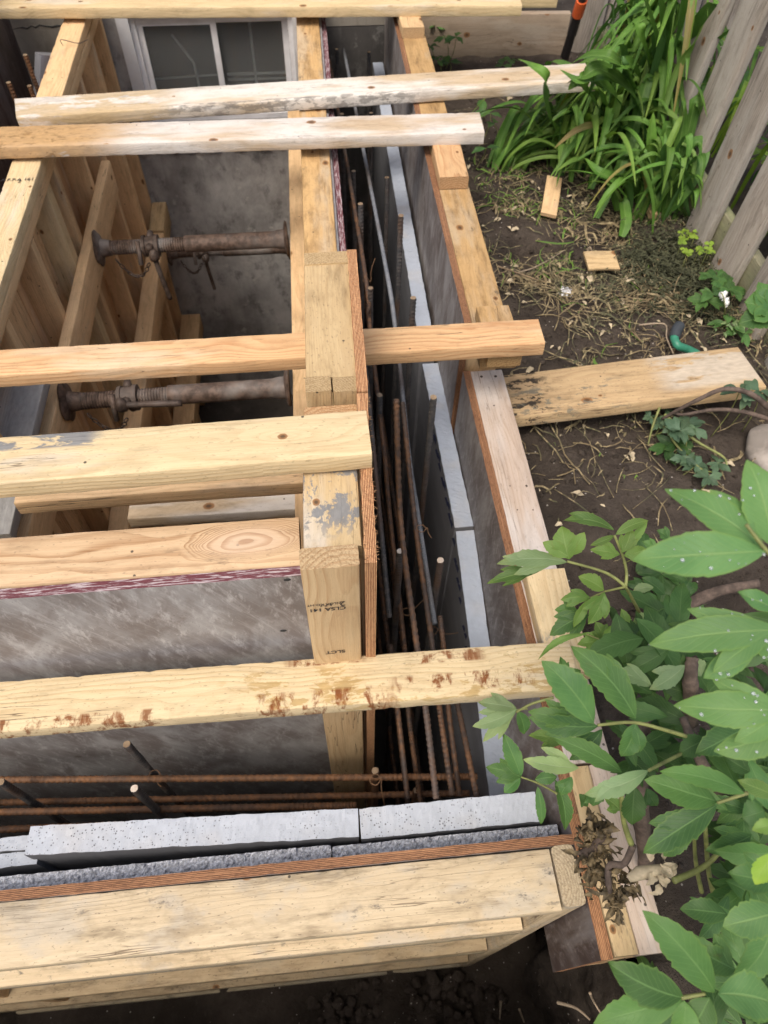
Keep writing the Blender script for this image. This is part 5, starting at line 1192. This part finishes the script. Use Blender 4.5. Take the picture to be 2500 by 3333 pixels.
hand1 = [([(110, 1960, .02), (330, 1500, .14), (480, 1050, .26), (560, 760, .34), (590, 700, .36), (780, 800, .30)], .0125),
 ([(650, 1960, 0), (655, 1600, .12), (730, 1250, .24), (755, 1130, .28), (800, 1160, .25)], .013),
 ([(720, 1970, 0), (790, 1600, .14), (880, 1200, .28), (915, 940, .38)], .014),
 ([(745, 1970, 0), (870, 1480, .17), (960, 1100, .30), (1000, 930, .36), (1040, 960, .35), (1010, 1250, .22), (900, 1540, .11), (845, 1750, .05)], .013),
 ([(700, 1960, 0), (900, 1750, .12), (1070, 1420, .22), (1040, 1280, .26), (990, 1330, .24), (990, 1500, .16), (870, 1940, .02)], .012),
 ([(640, 1900, 0), (590, 1500, .14), (600, 1250, .24), (625, 1010, .32)], .014),
 ([(600, 1900, 0), (540, 1500, .12), (520, 1200, .2), (530, 1050, .26)], .012),
 ([(300, 1900, .02), (200, 1500, .1), (60, 1250, .16), (-20, 1080, .2)], .011),
 ([(60, 1700, .02), (130, 1450, .1), (200, 1250, .16), (215, 1110, .2)], .012),
 ([(380, 1800, .02), (450, 1600, .1), (450, 1350, .18), (400, 1240, .2)], .012),
 ([(340, 2130, .02), (375, 2000, .05), (360, 1830, .08), (355, 1780, .1)], .012),
 ([(560, 1800, .02), (350, 1640, .1), (150, 1560, .14), (10, 1420, .16)], .012)]
light1 = [([(640, 1620, .1), (700, 1500, .13), (770, 1390, .16)], .006), ([(650, 1300, .2), (800, 720, .38), (950, 450, .48), (1085, 205, .58)], .011)]
clump('broad leaved daylily clump nearest us with snapped and folded leaves by the fence', r7(640, 1930, 0.0), 60, 11, 0.06, (-0.25, 0.3), None, hand1, (0.22, 0.42), light1)
hand2 = [([(640, 1250, .05), (600, 700, .30), (520, 350, .46), (490, 220, .50), (420, 260, .46)], .013),
 ([(720, 1250, .05), (950, 830, .26), (1140, 610, .40)], .013), ([(700, 1250, .05), (880, 700, .3), (1150, 420, .46), (1480, 150, .60)], .010),
 ([(640, 1200, .05), (650, 600, .34), (640, 340, .46), (560, 60, .62), (530, -80, .7)], .014), ([(650, 1200, .05), (700, 600, .34), (690, 100, .6), (680, -150, .75)], .012),
 ([(680, 1200, .05), (860, 600, .32), (1000, 250, .5), (1160, 40, .62), (1200, 0, .62)], .012), ([(520, 1200, .05), (500, 800, .26), (430, 590, .36), (300, 590, .36), (0, 680, .28), (-160, 700, .2)], .014),
 ([(560, 1200, .05), (480, 900, .2), (350, 780, .28), (200, 800, .26), (100, 880, .22)], .010), ([(600, 1250, .05), (500, 1000, .18), (380, 960, .22), (250, 1090, .16)], .011),
 ([(640, 1200, .05), (720, 500, .4), (760, 100, .6), (770, -150, .75)], .011), ([(650, 1200, .05), (790, 500, .4), (880, 100, .58), (930, -100, .7)], .011)]
clump('tall daylily clump with upright leaves against the fence', r7(660, 1230, 0.0), 135, 12, 0.09, (0.05, 0.25), None, hand2, (0.45, 0.9), ())
hand3 = [([(-60, 1560, .02), (20, 1250, .12), (200, 900, .24), (330, 660, .3)], .010), ([(-100, 1500, .02), (0, 1100, .14), (150, 800, .26), (250, 600, .32)], .010),
 ([(-120, 1640, .02), (-80, 1300, .1), (-10, 950, .2), (90, 720, .28)], .009), ([(200, 1200, .05), (60, 900, .2), (-100, 640, .26), (-300, 560, .22), (-360, 700, .12)], .012)]
def t2(x, y, z): q = atz(1250 + .75347 * x, .75347 * y, z); r_ = (1250 + .75347 * x - 1900) / .36166, .75347 * y / .36166, z; return r_
hand3 += [([t2(*q) for q in pts], w) for pts, w in (
 ([(900, 700, .02), (740, 560, .15), (692, 430, .34), (700, 335, .44), (640, 285, .46), (578, 255, .43)], .012), ([(1060, 560, .1), (1000, 420, .34), (900, 340, .44), (830, 345, .45), (760, 300, .42)], .013),
 ([(1100, 560, .1), (1060, 400, .38), (940, 300, .48), (860, 330, .46), (790, 362, .40)], .014), ([(1000, 600, .05), (900, 430, .34), (840, 360, .42), (795, 388, .40)], .012), ([(1090, 500, .15), (1040, 300, .48), (1010, 290, .49), (930, 300, .45)], .014),
 ([(1120, 460, .2), (1020, 280, .50), (900, 240, .52), (810, 275, .47)], .012), ([(1150, 600, .1), (1050, 380, .40), (920, 330, .45), (880, 420, .36)], .013), ([(980, 560, .05), (930, 400, .36), (905, 310, .44), (870, 380, .38)], .011))]
light3 = [([t2(*q) for q in ((500 + 7 * k, 700 - 4 * k, .02), (610 + 12 * k, 600 - 6 * k, .08), (740 + 16 * k, 490 + 2 * k, .17), (850 + 22 * k, 380 + 22 * k, .24 - .01 * k))], .009) for k in range(10)]
clump('flattened daylily clump leaning left over the bleached board', r7(230, 1180, 0.0), 140, 13, 0.10, (-0.7, -0.25), None, hand3, (0.3, 0.6), light3, (), 0.3)
clump('trampled daylily leaves flopped down toward the outer form', r7(60, 1500, 0.0), 84, 14, 0.10, (-0.5, -0.8), None, (), (0.22, 0.45), (), ([(-200, 1750, .02), (-60, 1600, .06), (60, 1420, .12)],) and (), 0.4)
clump('flattened pale daylily bundle with cut white bases lying toward the fence', atz(1640, 545, 0.0), 46, 15, 0.035, (1.6, 0.7), None, (), (0.3, 0.5), (), (), 0.55, 0.45)
# greenery beyond the fence
for i, (x, y, lb) in enumerate(((1.68, 1.5, 'green strappy plant beyond the fence behind the plank end'), (1.72, 2.15, 'green strappy plant beyond the fence behind the clover'), (1.75, 2.9, 'strappy plant beyond the fence behind the tall daylilies'))):
    random.seed(40 + i); t = thing('neighbour_plant', lb, 'plant', (x, y, 0), 'plants beyond the fence'); m = MB(); m2 = MB()
    for k in range(46):
        a = random.uniform(0, 6.28); b = Vector((x + random.gauss(0, .09), y + random.gauss(0, .14), 0)); L = random.uniform(.2, .5); d_ = Vector((math.cos(a), math.sin(a), 0))
        pts = [b, b + d_ * L * .2 + Vector((0, 0, L * .6)), b + d_ * L * .6 + Vector((0, 0, L * .75)), b + d_ * L * .95 + Vector((0, 0, L * .5))]
        for p in pts: p.x = max(p.x, 1.56)
        blade(m if k % 3 else m2, pts, .009)
    m.build('leaves', ML['lily'], t); m2.build('leaves', ML['bright'], t)
# clover
def small_plant(name, label, cat, base_pts, leafsize, mat, group=None, n=3, h=0.03, seed=0):
    random.seed(seed); t = thing(name, label, cat, base_pts[0], group); m = MB(); ms_ = MB()
    for p in base_pts:
        p = Vector(p); g0 = Vector((p.x + random.uniform(-.02, .02), p.y + random.uniform(-.02, .02), gz(p.x, p.y))); ms_.tube([g0, p], 0.0011, 5)
        a0 = random.uniform(0, 6.28)
        for k in range(n):
            a = a0 + 2 * math.pi * k / n; d_ = Vector((math.cos(a), math.sin(a), random.uniform(-.15, .15)))
            m.leaf(p, p + d_ * leafsize * random.uniform(.8, 1.2), leafsize * 0.95, (0, -0.3, 1), (), 0.2, 0.05, 0.0, 8, 0.0)
    m.build('leaves', mat, t); ms_.build('stems', M_STEM, t); return t
random.seed(5)
small_plant('clover', 'bright green clover patch at the foot of the fence', 'plant', [dz(1500 + random.uniform(-30, 35), 525 + random.uniform(-25, 25), random.uniform(0.03, 0.1)) for _ in range(16)], 0.017, ML['bright'], None, 3, seed=6)
small_plant('clover', 'tiny bright green clover left of the fence foot patch', 'plant', [dz(1478 + random.uniform(-8, 8), 500 + random.uniform(-10, 15), 0.04) for _ in range(5)], 0.014, ML['bright'], None, 3, seed=7)

# ------------------------------------------------------------------ PEONY SHRUBS
def rA(x, y): return (1500 + x * 0.6028, 1550 + y * 0.6028)
def rB(x, y): return (1500 + x * 0.6028, 2300 + y * 0.6028)
def up_rand(k=0.35): return Vector((random.uniform(-k, k) - 0.1, random.uniform(-k, k) - 0.25, 1))
class Shrub:
    def __init__(s, label, base):
        s.t = thing('peony_shrub', label, 'plant', base, 'peony shrubs at the right'); s.m = {}
    def L(s, f, b, e, w, d, mat='peony', lobes=(), d2=None, **kw):
        """leaflet from photo point b to e, w wide in photo points of that view, at distance d along the line of sight"""
        P, Q = atd(*f(*b), d), atd(*f(*e), d2 if d2 else d)
        W_ = w * 0.6028 / FPX * d
        s.m.setdefault(mat, MB()).leaf(P, Q, W_, kw.pop('up', up_rand()), lobes, **kw)
    def S(s, f, pts, r, d, wood=False):
        P = [atd(*f(x, y), d if not isinstance(d, (list, tuple)) else d[i]) for i, (x, y) in enumerate(pts)]
        m = MB(); r = r if wood else r * 0.75; m.tube(smooth_path(P, 16), [r * (1 - 0.3 * i / 15) * (1 + (0.25 if wood else 0.05) * mnoise.noise(Vector((i * 0.8, r * 900, x)))) for i in range(16)], 8)
        m.build('woody_stem' if wood else 'stem', M_BARK if wood else M_STEM, s.t)
    def done(s):
        for k, m in s.m.items(): m.build('leaves', ML[k], s.t)
random.seed(21)
B2 = ((1, .55, 1.1), (-1, .5, .95)); BL = ((1, .55, 1.1),); BR = ((-1, .55, 1.05),)
# young pale shoot in front of the outer form
A = Shrub('young pale green peony shoot in front of the whitish outer form', dz(1420, 1380, 0.0))
d = 1.08
A.L(rA, (575, 465), (195, 465), 125, d, 'silver', ((-1, .62, 1.05), (1, .8, .5)), fold=0.1); A.L(rA, (430, 512), (140, 572), 85, d + .03, 'light', ((1, .55, 1.1), (-1, .6, .9)))
A.L(rA, (585, 450), (545, 270), 170, d, 'light', ((1, .55, 1.15), (-1, .5, 1.2))); A.L(rA, (825, 290), (560, 225), 110, d - .03, 'light', ((1, .8, .6),), droop=.2)
A.L(rA, (835, 315), (1015, 235), 62, d - .02, 'light'); A.L(rA, (830, 320), (700, 372), 40, d, 'light'); A.L(rA, (870, 415), (925, 280), 80, d - .02, 'light', B2); A.L(rA, (880, 405), (1012, 240), 50, d - .01, 'light')
A.L(rA, (860, 422), (702, 395), 85, d, 'light', B2); A.L(rA, (880, 428), (1005, 392), 95, d - .02, 'light', BL); A.L(rA, (775, 615), (640, 538), 95, d + .02, 'light'); A.L(rA, (778, 625), (690, 800), 115, d + .02, 'light', B2)
A.L(rA, (700, 655), (540, 668), 80, d + .04, 'light', ((1, .5, 1.1), (-1, .7, .8))); A.L(rA, (700, 660), (610, 820), 55, d + .04, 'light'); A.L(rA, (690, 745), (480, 858), 120, d + .06, 'peony', B2); A.L(rA, (640, 740), (510, 720), 90, d + .07, 'peony', BL)
A.L(rA, (680, 850), (415, 975), 38, d + .02, 'light', droop=.35); A.L(rA, (770, 890), (728, 785), 85, d + .03, 'light', B2); A.L(rA, (765, 895), (630, 905), 90, d + .03, 'light', B2); A.L(rA, (775, 890), (815, 808), 70, d + .02, 'light', BL)
A.L(rA, (765, 900), (690, 992), 80, d + .03, 'peony', B2); A.L(rA, (545, 1075), (540, 975), 65, d + .08, 'peony', BL); A.L(rA, (560, 1080), (650, 1050), 60, d + .08, 'peony')
A.L(rA, (900, 860), (870, 715), 80, d + .05, 'light', BR); A.L(rA, (930, 820), (1020, 740), 90, d + .06, 'silver'); A.L(rA, (1050, 820), (1180, 760), 140, d + .05, 'peony', B2); A.L(rA, (1060, 400), (980, 350), 60, d + .2, 'peony', B2)
A.L(rA, (1130, 340), (1060, 290), 70, d + .2, 'peony', B2); A.L(rA, (1040, 600), (930, 620), 60, d + .22, 'silver'); A.L(rA, (1100, 640), (980, 545), 80, d + .24, 'deep'); A.L(rA, (1190, 640), (1240, 560), 80, d + .25, 'deep', BL)
A.S(rA, [(970, 745), (930, 670), (890, 595)], .0042, [d + .1, d + .04, d]); A.S(rA, [(890, 595), (780, 520), (575, 460)], .0036, d); A.S(rA, [(890, 595), (895, 520), (875, 430), (830, 320)], .0036, [d, d, d - .01, d - .02]); A.S(rA, [(885, 598), (780, 622)], .003, [d, d + .02])
A.S(rA, [(780, 622), (700, 655)], .0022, d + .03); A.S(rA, [(820, 905), (770, 890), (680, 852)], .0024, d + .02); A.S(rA, [(970, 745), (1000, 900), (1010, 1250)], .006, [d + .1, d + .2, d + .3])
A.done()
# nearest big leaves, out of focus
Nn = Shrub('large out of focus peony leaves wet with raindrops at the right edge', dz(1640, 1500, 0.0))
d = .56
Nn.L(rA, (1650, 405), (935, 440), 255, d, 'near', (), d2=.58, up=(-.1, -.35, 1), fold=.12, serr=.02); Nn.L(rA, (1650, 395), (1115, 50), 265, d + .01, 'near', ((1, .52, .85),), d2=.60, up=(.1, -.3, 1), fold=.12, serr=.02)
Nn.L(rA, (1680, 380), (1560, -90), 240, d + .02, 'near', (), up=(-.2, -.3, 1), fold=.1, serr=.02)
Nn.L(rA, (1740, 830), (1018, 905), 250, .62, 'near', ((-1, .42, 1.35), (1, .5, 1.2)), d2=.64, up=(-.05, -.3, 1), fold=.1, serr=.02); Nn.L(rA, (1600, 880), (1320, 1095), 150, .635, 'near', (), fold=.12, serr=.02)
Nn.L(rA, (1780, 1260), (1155, 1235), 250, .64, 'near', ((-1, .35, 1.3), (1, .5, 1.15)), d2=.66, up=(-.1, -.3, 1), fold=.1, serr=.02); Nn.L(rA, (1680, 1000), (1640, 820), 170, .66, 'near', (), serr=.02)
Nn.L(rB, (1790, 80), (1380, 250), 190, .66, 'near', (), serr=.02); Nn.L(rA, (1720, 720), (1500, 620), 120, .65, 'near', (), serr=.02)
Nn.S(rA, [(1900, 500), (1720, 450), (1650, 400), (1540, 260)], .003, d); Nn.S(rA, [(1900, 900), (1700, 830)], .003, .63); Nn.S(rA, [(1900, 1300), (1740, 1260)], .003, .645)
Nn.L(lambda x, y: (1900 + x * .36166, 700 + y * .36166), (1700, 860), (1450, 780), 220, .95, 'peony', B2, up=(0, -.3, 1)); Nn.L(lambda x, y: (1900 + x * .36166, 700 + y * .36166), (1720, 900), (1400, 965), 150, .95, 'peony'); Nn.L(lambda x, y: (1900 + x * .36166, 700 + y * .36166), (1700, 850), (1530, 690), 150, .95, 'peony', BL)
dm = MB(); near = Nn.m['near']
for _ in range(95):
    k = random.randrange(len(near.v) - 8); p = near.v[k].lerp(near.v[k + 1], random.random())
    if (near.v[k + 1] - near.v[k]).length > .06: continue
    dm.blob(p + Vector((0, -.0008, .0012)), min(.0019, abs(random.gauss(.0004, .0007)) + .0003), (1, 1, .5), 0, 8, 6)
o = dm.build('raindrops', M_DROP, Nn.t); o['kind'] = 'stuff'
Nn.done()
# main bush in the lower right
Bs = Shrub('dense peony bush with dark stems in the lower right corner', dz(1560, 1800, -0.05))
random.seed(33)
H = Bs.L
H(rA, (720, 1335), (445, 1000), 190, .80, 'peony', (), fold=.18, up=(-.2, -.4, 1)); H(rA, (945, 1310), (603, 920), 215, .80, 'peony', ((1, .55, .95),), fold=.18, up=(-.1, -.4, 1)); H(rA, (640, 1310), (365, 1270), 120, .84, 'peony', B2); H(rA, (650, 1400), (500, 1250), 130, .85, 'peony', BL)
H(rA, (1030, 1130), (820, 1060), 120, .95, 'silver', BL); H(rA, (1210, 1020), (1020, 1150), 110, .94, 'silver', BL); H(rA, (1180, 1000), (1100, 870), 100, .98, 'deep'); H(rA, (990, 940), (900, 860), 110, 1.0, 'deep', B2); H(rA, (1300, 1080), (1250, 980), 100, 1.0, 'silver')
H(rB, (305, 12), (62, 105), 95, 1.0, 'silver', ((1, .62, 1.0),)); H(rB, (300, 8), (95, -25), 95, 1.0, 'silver', BL); H(rB, (300, 20), (118, 192), 75, 1.02, 'silver', BR); H(rB, (310, 25), (350, 150), 85, 1.05, 'peony')
H(rB, (325, 378), (235, 150), 95, 1.05, 'peony', ()); H(rB, (325, 380), (138, 330), 110, 1.05, 'peony', B2); H(rB, (322, 385), (232, 465), 85, 1.06, 'peony', BL)
H(rB, (640, 330), (342, 280), 115, .92, 'silver', BL); H(rB, (1015, 345), (668, 475), 130, .84, 'silver', ((-1, .75, .7),)); H(rB, (870, 355), (500, 165), 110, .9, 'peony', ()); H(rB, (560, 200), (370, 150), 100, .96, 'light', B2)
H(rB, (1535, 468), (1085, 345), 150, .76, 'peony', ((1, .5, .8),)); H(rB, (1385, 512), (1005, 390), 175, .78, 'peony', ()); H(rB, (1385, 530), (985, 790), 200, .78, 'peony', ((1, .6, .9),)); H(rB, (1250, 640), (1095, 812), 100, .79, 'peony')
H(rB, (940, 430), (930, 645), 130, .96, 'deep', ()); H(rB, (1000, 440), (1060, 540), 90, .97, 'deep', BL); H(rB, (765, 120), (590, 290), 110, .95, 'peony', B2); H(rB, (945, 90), (870, 275), 150, .90, 'peony', ((-1, .5, .9),)); H(rB, (740, 105), (370, 60), 150, .84, 'peony', ((1, .5, 1.1), (-1, .6, .9)))
H(rB, (510, 395), (570, 675), 80, 1.02, 'peony', (), fold=.5); H(rB, (415, 430), (432, 640), 55, 1.04, 'peony', (), fold=.4); H(rB, (520, 380), (400, 395), 70, 1.0, 'peony'); H(rB, (600, 380), (540, 480), 90, .98, 'peony', BL); H(rB, (720, 455), (720, 540), 90, 1.0, 'peony', B2)
H(rB, (1370, 1540), (995, 1120), 200, .70, 'peony', (), up=(-.25, -.35, 1)); H(rB, (1200, 1572), (805, 1390), 200, .70, 'peony', (), up=(.1, -.4, 1)); H(rB, (1190, 1580), (720, 1725), 190, .70, 'peony', (), up=(.1, -.3, 1)); H(rB, (1210, 1590), (1190, 1790), 150, .72, 'peony')
H(rB, (1440, 1120), (1190, 1090), 125, .78, 'peony', ()); H(rB, (1720, 1110), (1420, 1190), 190, .70, 'near', ()); H(rB, (1480, 1420), (1275, 1310), 180, .74, 'peony', BL); H(rB, (1390, 1550), (1720, 1610), 230, .68, 'near', ()); H(rB, (1345, 1570), (1235, 1760), 170, .72, 'peony')
H(rB, (1690, 1150), (1480, 1490), 170, .76, 'peony', ()); H(rB, (1700, 790), (1590, 965), 110, .66, 'bright', ()); H(rB, (1720, 640), (1575, 665), 85, .66, 'light'); H(rB, (1700, 480), (1500, 400), 90, .7, 'light'); H(rB, (1700, 950), (1450, 900), 190, .75, 'peony', BL)
H(rB, (1640, 560), (1520, 600), 150, .85, 'deep'); H(rB, (860, 560), (780, 490), 90, .95, 'light', BR); H(rB, (640, 470), (690, 540), 60, 1.0, 'deep', B2)
H(rB, (1240, 700), (1100, 590), 110, .86, 'peony'); H(rB, (1340, 180), (1180, 260), 120, .88, 'deep'); H(rB, (1560, 350), (1420, 260), 120, .86, 'deep', BL)
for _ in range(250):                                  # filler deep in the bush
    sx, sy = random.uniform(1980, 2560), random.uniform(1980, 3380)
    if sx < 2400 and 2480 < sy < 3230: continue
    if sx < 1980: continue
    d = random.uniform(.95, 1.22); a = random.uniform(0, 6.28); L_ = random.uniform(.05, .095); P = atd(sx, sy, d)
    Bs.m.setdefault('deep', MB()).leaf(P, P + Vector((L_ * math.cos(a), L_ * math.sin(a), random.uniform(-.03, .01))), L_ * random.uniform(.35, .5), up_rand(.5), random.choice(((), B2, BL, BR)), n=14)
for _ in range(56):
    sx, sy = random.uniform(2360, 2580), random.uniform(2350, 3360); d = random.uniform(.84, .98); a = random.uniform(0, 6.28); L_ = random.uniform(.05, .08); P = atd(sx, sy, d)
    Bs.m['peony'].leaf(P, P + Vector((L_ * math.cos(a), L_ * math.sin(a), random.uniform(-.03, .01))), L_ * random.uniform(.35, .5), up_rand(.4), random.choice(((), B2, BL, BR)), n=16)
S = Bs.S
S(rB, [(1215, 160), (1100, 125), (930, 85), (740, 100)], .0036, [.86, .85, .85, .84]); S(rB, [(1330, 190), (1180, 260), (1015, 345)], .0036, [.92, .88, .84]); S(rB, [(1550, 465), (1385, 520)], .0032, .77); S(rB, [(520, 470), (420, 415), (325, 380)], .0022, [1.0, 1.03, 1.05])
S(rB, [(920, 740), (880, 620), (865, 450)], .006, [1.0, .98, .95]); S(rB, [(1390, 1100), (1340, 900), (1320, 650)], .006, [1.1, 1.05, .98]); S(rB, [(1300, 1000), (1270, 850), (1260, 700)], .005, [1.1, 1.05, 1.0]); S(rB, [(1150, 940), (1310, 865), (1420, 760)], .006, [.95, .97, .98])
S(rB, [(1190, 1572), (1320, 1550)], .003, .7); S(rB, [(1600, 860), (1480, 700), (1440, 600)], .004, [1.1, 1.05, 1.0]); S(rB, [(360, 10), (300, 18)], .002, 1.0); S(rA, [(500, 1195), (380, 1230), (300, 1275)], .003, [.98, .99, 1.0])
S(rB, [(1010, 900), (985, 700), (970, 300), (1000, 0)], .014, [1.2, 1.15, 1.1, 1.12], True); S(rB, [(1480, 590), (1300, 300), (1200, 60)], .008, [.95, .92, .95], True); S(rA, [(1240, 1330), (1240, 1100), (1250, 980)], .012, [1.05, 1.0, 1.0], True); S(rB, [(1560, 1000), (1500, 800), (1440, 700)], .012, [1.2, 1.15, 1.15], True)
Bs.done()
# withered bloom and its cut base
random.seed(8)
wt = thing('withered_bloom', 'withered brown peony leaves hanging over the form corner', 'plant', atd(*rB(760, 930), 1.08)); m = MB()
for cx0, cy0, sg, cnt, d0, d1 in ((700, 870, 40, 26, 1.06, 1.12), (840, 990, 45, 30, 1.05, 1.11), (690, 720, 34, 12, 1.08, 1.12), (770, 690, 30, 9, 1.06, 1.10)):
    for _ in range(cnt):
        sx, sy = random.gauss(cx0, sg), random.gauss(cy0, sg * 1.1); P = atd(*rB(sx, sy), random.uniform(d0, d1)); a = random.uniform(0, 6.28); L_ = random.uniform(.014, .030)
        m.leaf(P, P + Vector((L_ * math.cos(a), L_ * math.sin(a), random.uniform(-.02, .012))), L_ * random.uniform(.4, .7), Vector((random.uniform(-1.2, 1.2), random.uniform(-1.2, 1.2), 1)), random.choice((B2, BL, ())), .8, .8, .14, 12, .4)
m.build('leaves', M_WITHER, wt)
m = MB(); m.tube(smooth_path([atd(*rB(800, 690), 1.1), atd(*rB(690, 780), 1.09), atd(*rB(640, 810), 1.09)], 10), .008, 8); m.tube(smooth_path([atd(*rB(930, 750), 1.02), atd(*rB(880, 850), 1.04), atd(*rB(800, 860), 1.05), atd(*rB(800, 1000), 1.06)], 14), .005, 8); m.build('stems', M_BARK, wt)
cb = MB(); P = atd(*rB(960, 900), 1.0); Q = atd(*rB(1100, 870), 1.0); cb.tube([atd(*rB(905, 930), 1.0), P, atd(*rB(1030, 890), 1.0), Q], [.005, .0095, .009, .005], 12)
for k in range(9):
    a = random.uniform(0, 6.28); R0 = atd(*rB(1060 + random.uniform(-40, 60), 880 + random.uniform(-60, 70)), 1.0); cb.leaf(R0, R0 + Vector((.022 * math.cos(a), .022 * math.sin(a), random.uniform(-.01, .012))), .013, (random.uniform(-1, 1), -.5, 1), (), .6, .4, .1, 10, .2)
tag(cb.build('dead_flower', M_CREAM), 'cream coloured dried flower base among the bush stems', 'flower')
# leafy weeds
def weed(label, pts, d, mat, name='weed', n=5, L_=0.03, seed=1, grp='small weeds on the soil'):
    random.seed(seed); t = thing(name, label, 'plant', on_ground(pts[0][0] * DS, pts[0][1] * DS), grp); m = MB()
    for (x, y) in pts:
        P = dz(x, y, d * random.uniform(.7, 1.2)); G_ = Vector((P.x + random.uniform(-.03, .03), P.y + random.uniform(-.03, .03), gz(P.x, P.y))); s_ = MB(); s_.tube(smooth_path([G_, (G_ + P) / 2 + Vector((.01, 0, .01)), P], 8), .0015, 5); s_.build('stem', M_STEM, t)
        a0 = random.uniform(0, 6.28)
        for k in range(n):
            a = a0 + 6.28 * k / n + random.uniform(-.3, .3); l = L_ * random.uniform(.7, 1.3)
            m.leaf(P, P + Vector((l * math.cos(a), l * math.sin(a), random.uniform(-.3, .2) * l)), l * random.uniform(.45, .65), up_rand(.5), random.choice((B2, BL, BR)), n=14)
    m.build('leaves', ML[mat], t); return t
weed('blue green columbine like weed under the near edge of the plank', [(1470, 930), (1480, 915), (1500, 925), (1455, 925)], .07, 'blue', n=5, L_=.045, seed=2)
weed('blue green weed at the left of the branch tip', [(1420, 915), (1405, 900), (1440, 885)], .05, 'blue', n=4, L_=.035, seed=3)
weed('pale lobed weed leaves on the soil above the big wet leaf', [(1500, 1005), (1480, 990), (1530, 1030), (1550, 1000)], .04, 'blue', n=5, L_=.04, seed=4)
weed('lobed green weed leaning over the right end of the plank', [(1620, 850), (1600, 840), (1640, 845)], .16, 'blue', n=3, L_=.045, seed=5)
weed('weed with round leaves at the back beside the retaining board', [(940, 55), (960, 80), (930, 100), (985, 80), (945, 130), (925, 150)], .12, 'peony', n=3, L_=.05, seed=6)
weed('broad leaved weed at the back below the retaining board', [(1105, 130), (1085, 140), (970, 135), (960, 125)], .05, 'peony', n=3, L_=.05, seed=7)
weed('dark green weed between the two crossing boards and the daylily', [(1065, 265), (1045, 215), (1050, 320), (1060, 245)], .10, 'peony', n=2, L_=.07, seed=8)
weed('dark lobed leaves under the cut stems below the plank', [(1460, 960), (1475, 945), (1440, 965)], .03, 'deep', n=4, L_=.05, seed=9)
weed('dark leaves at the soil behind the pale peony shoot', [(1430, 1240), (1400, 1270), (1460, 1210), (1480, 1290), (1440, 1300), (1390, 1200)], .08, 'deep', n=4, L_=.06, seed=10)
weed('bright weed beyond the fence beside its last visible picket', [(1652, 400), (1645, 330), (1655, 345)], .1, 'bright', n=4, L_=.05, seed=11)
# white bleeding heart by the fence
bh = weed('white flowered plant with lobed leaves at the fence foot', [(1540, 635), (1560, 610), (1525, 650), (1575, 625), (1545, 600)], .10, 'peony', 'bleeding_heart', 4, .06, 12, None)
m = MB()
for (x, y, z) in ((1558, 636, .12), (1566, 634, .12), (1562, 641, .115), (1570, 655, .10), (1569, 648, .105)):
    p = dz(x, y, z); m.blob(p, .0085, (1, .8, 1.1), .3, 9, 7); m.leaf(p, p + Vector((.0, -.004, -.014)), .008, (0, -1, .3), (), .4, .1, 0, 6)
m.build('flowers', M_PETAL, bh)
m = MB(); m.tube(smooth_path([dz(1560, 690, .02), dz(1566, 670, .08), dz(1562, 640, .13), dz(1556, 632, .13)], 14), .0016, 6); m.build('stalk', M_STEM, bh)
bf = weed('fallen plant with small white buds lying beside the end of the plank', [(1590, 715), (1610, 720), (1570, 700)], .04, 'peony', 'bleeding_heart', 3, .05, 13, None)
m = MB()
for _ in range(16):
    p = dz(random.uniform(1545, 1620), random.uniform(690, 725), .05); a = random.uniform(0, 6.28); m.leaf(p, p + Vector((.022 * math.cos(a), .022 * math.sin(a), random.uniform(-.005, .005))), .009, (0, -.5, 1), (), .5, .2, 0, 8)
m.build('flowers', ML['silver'], bf)
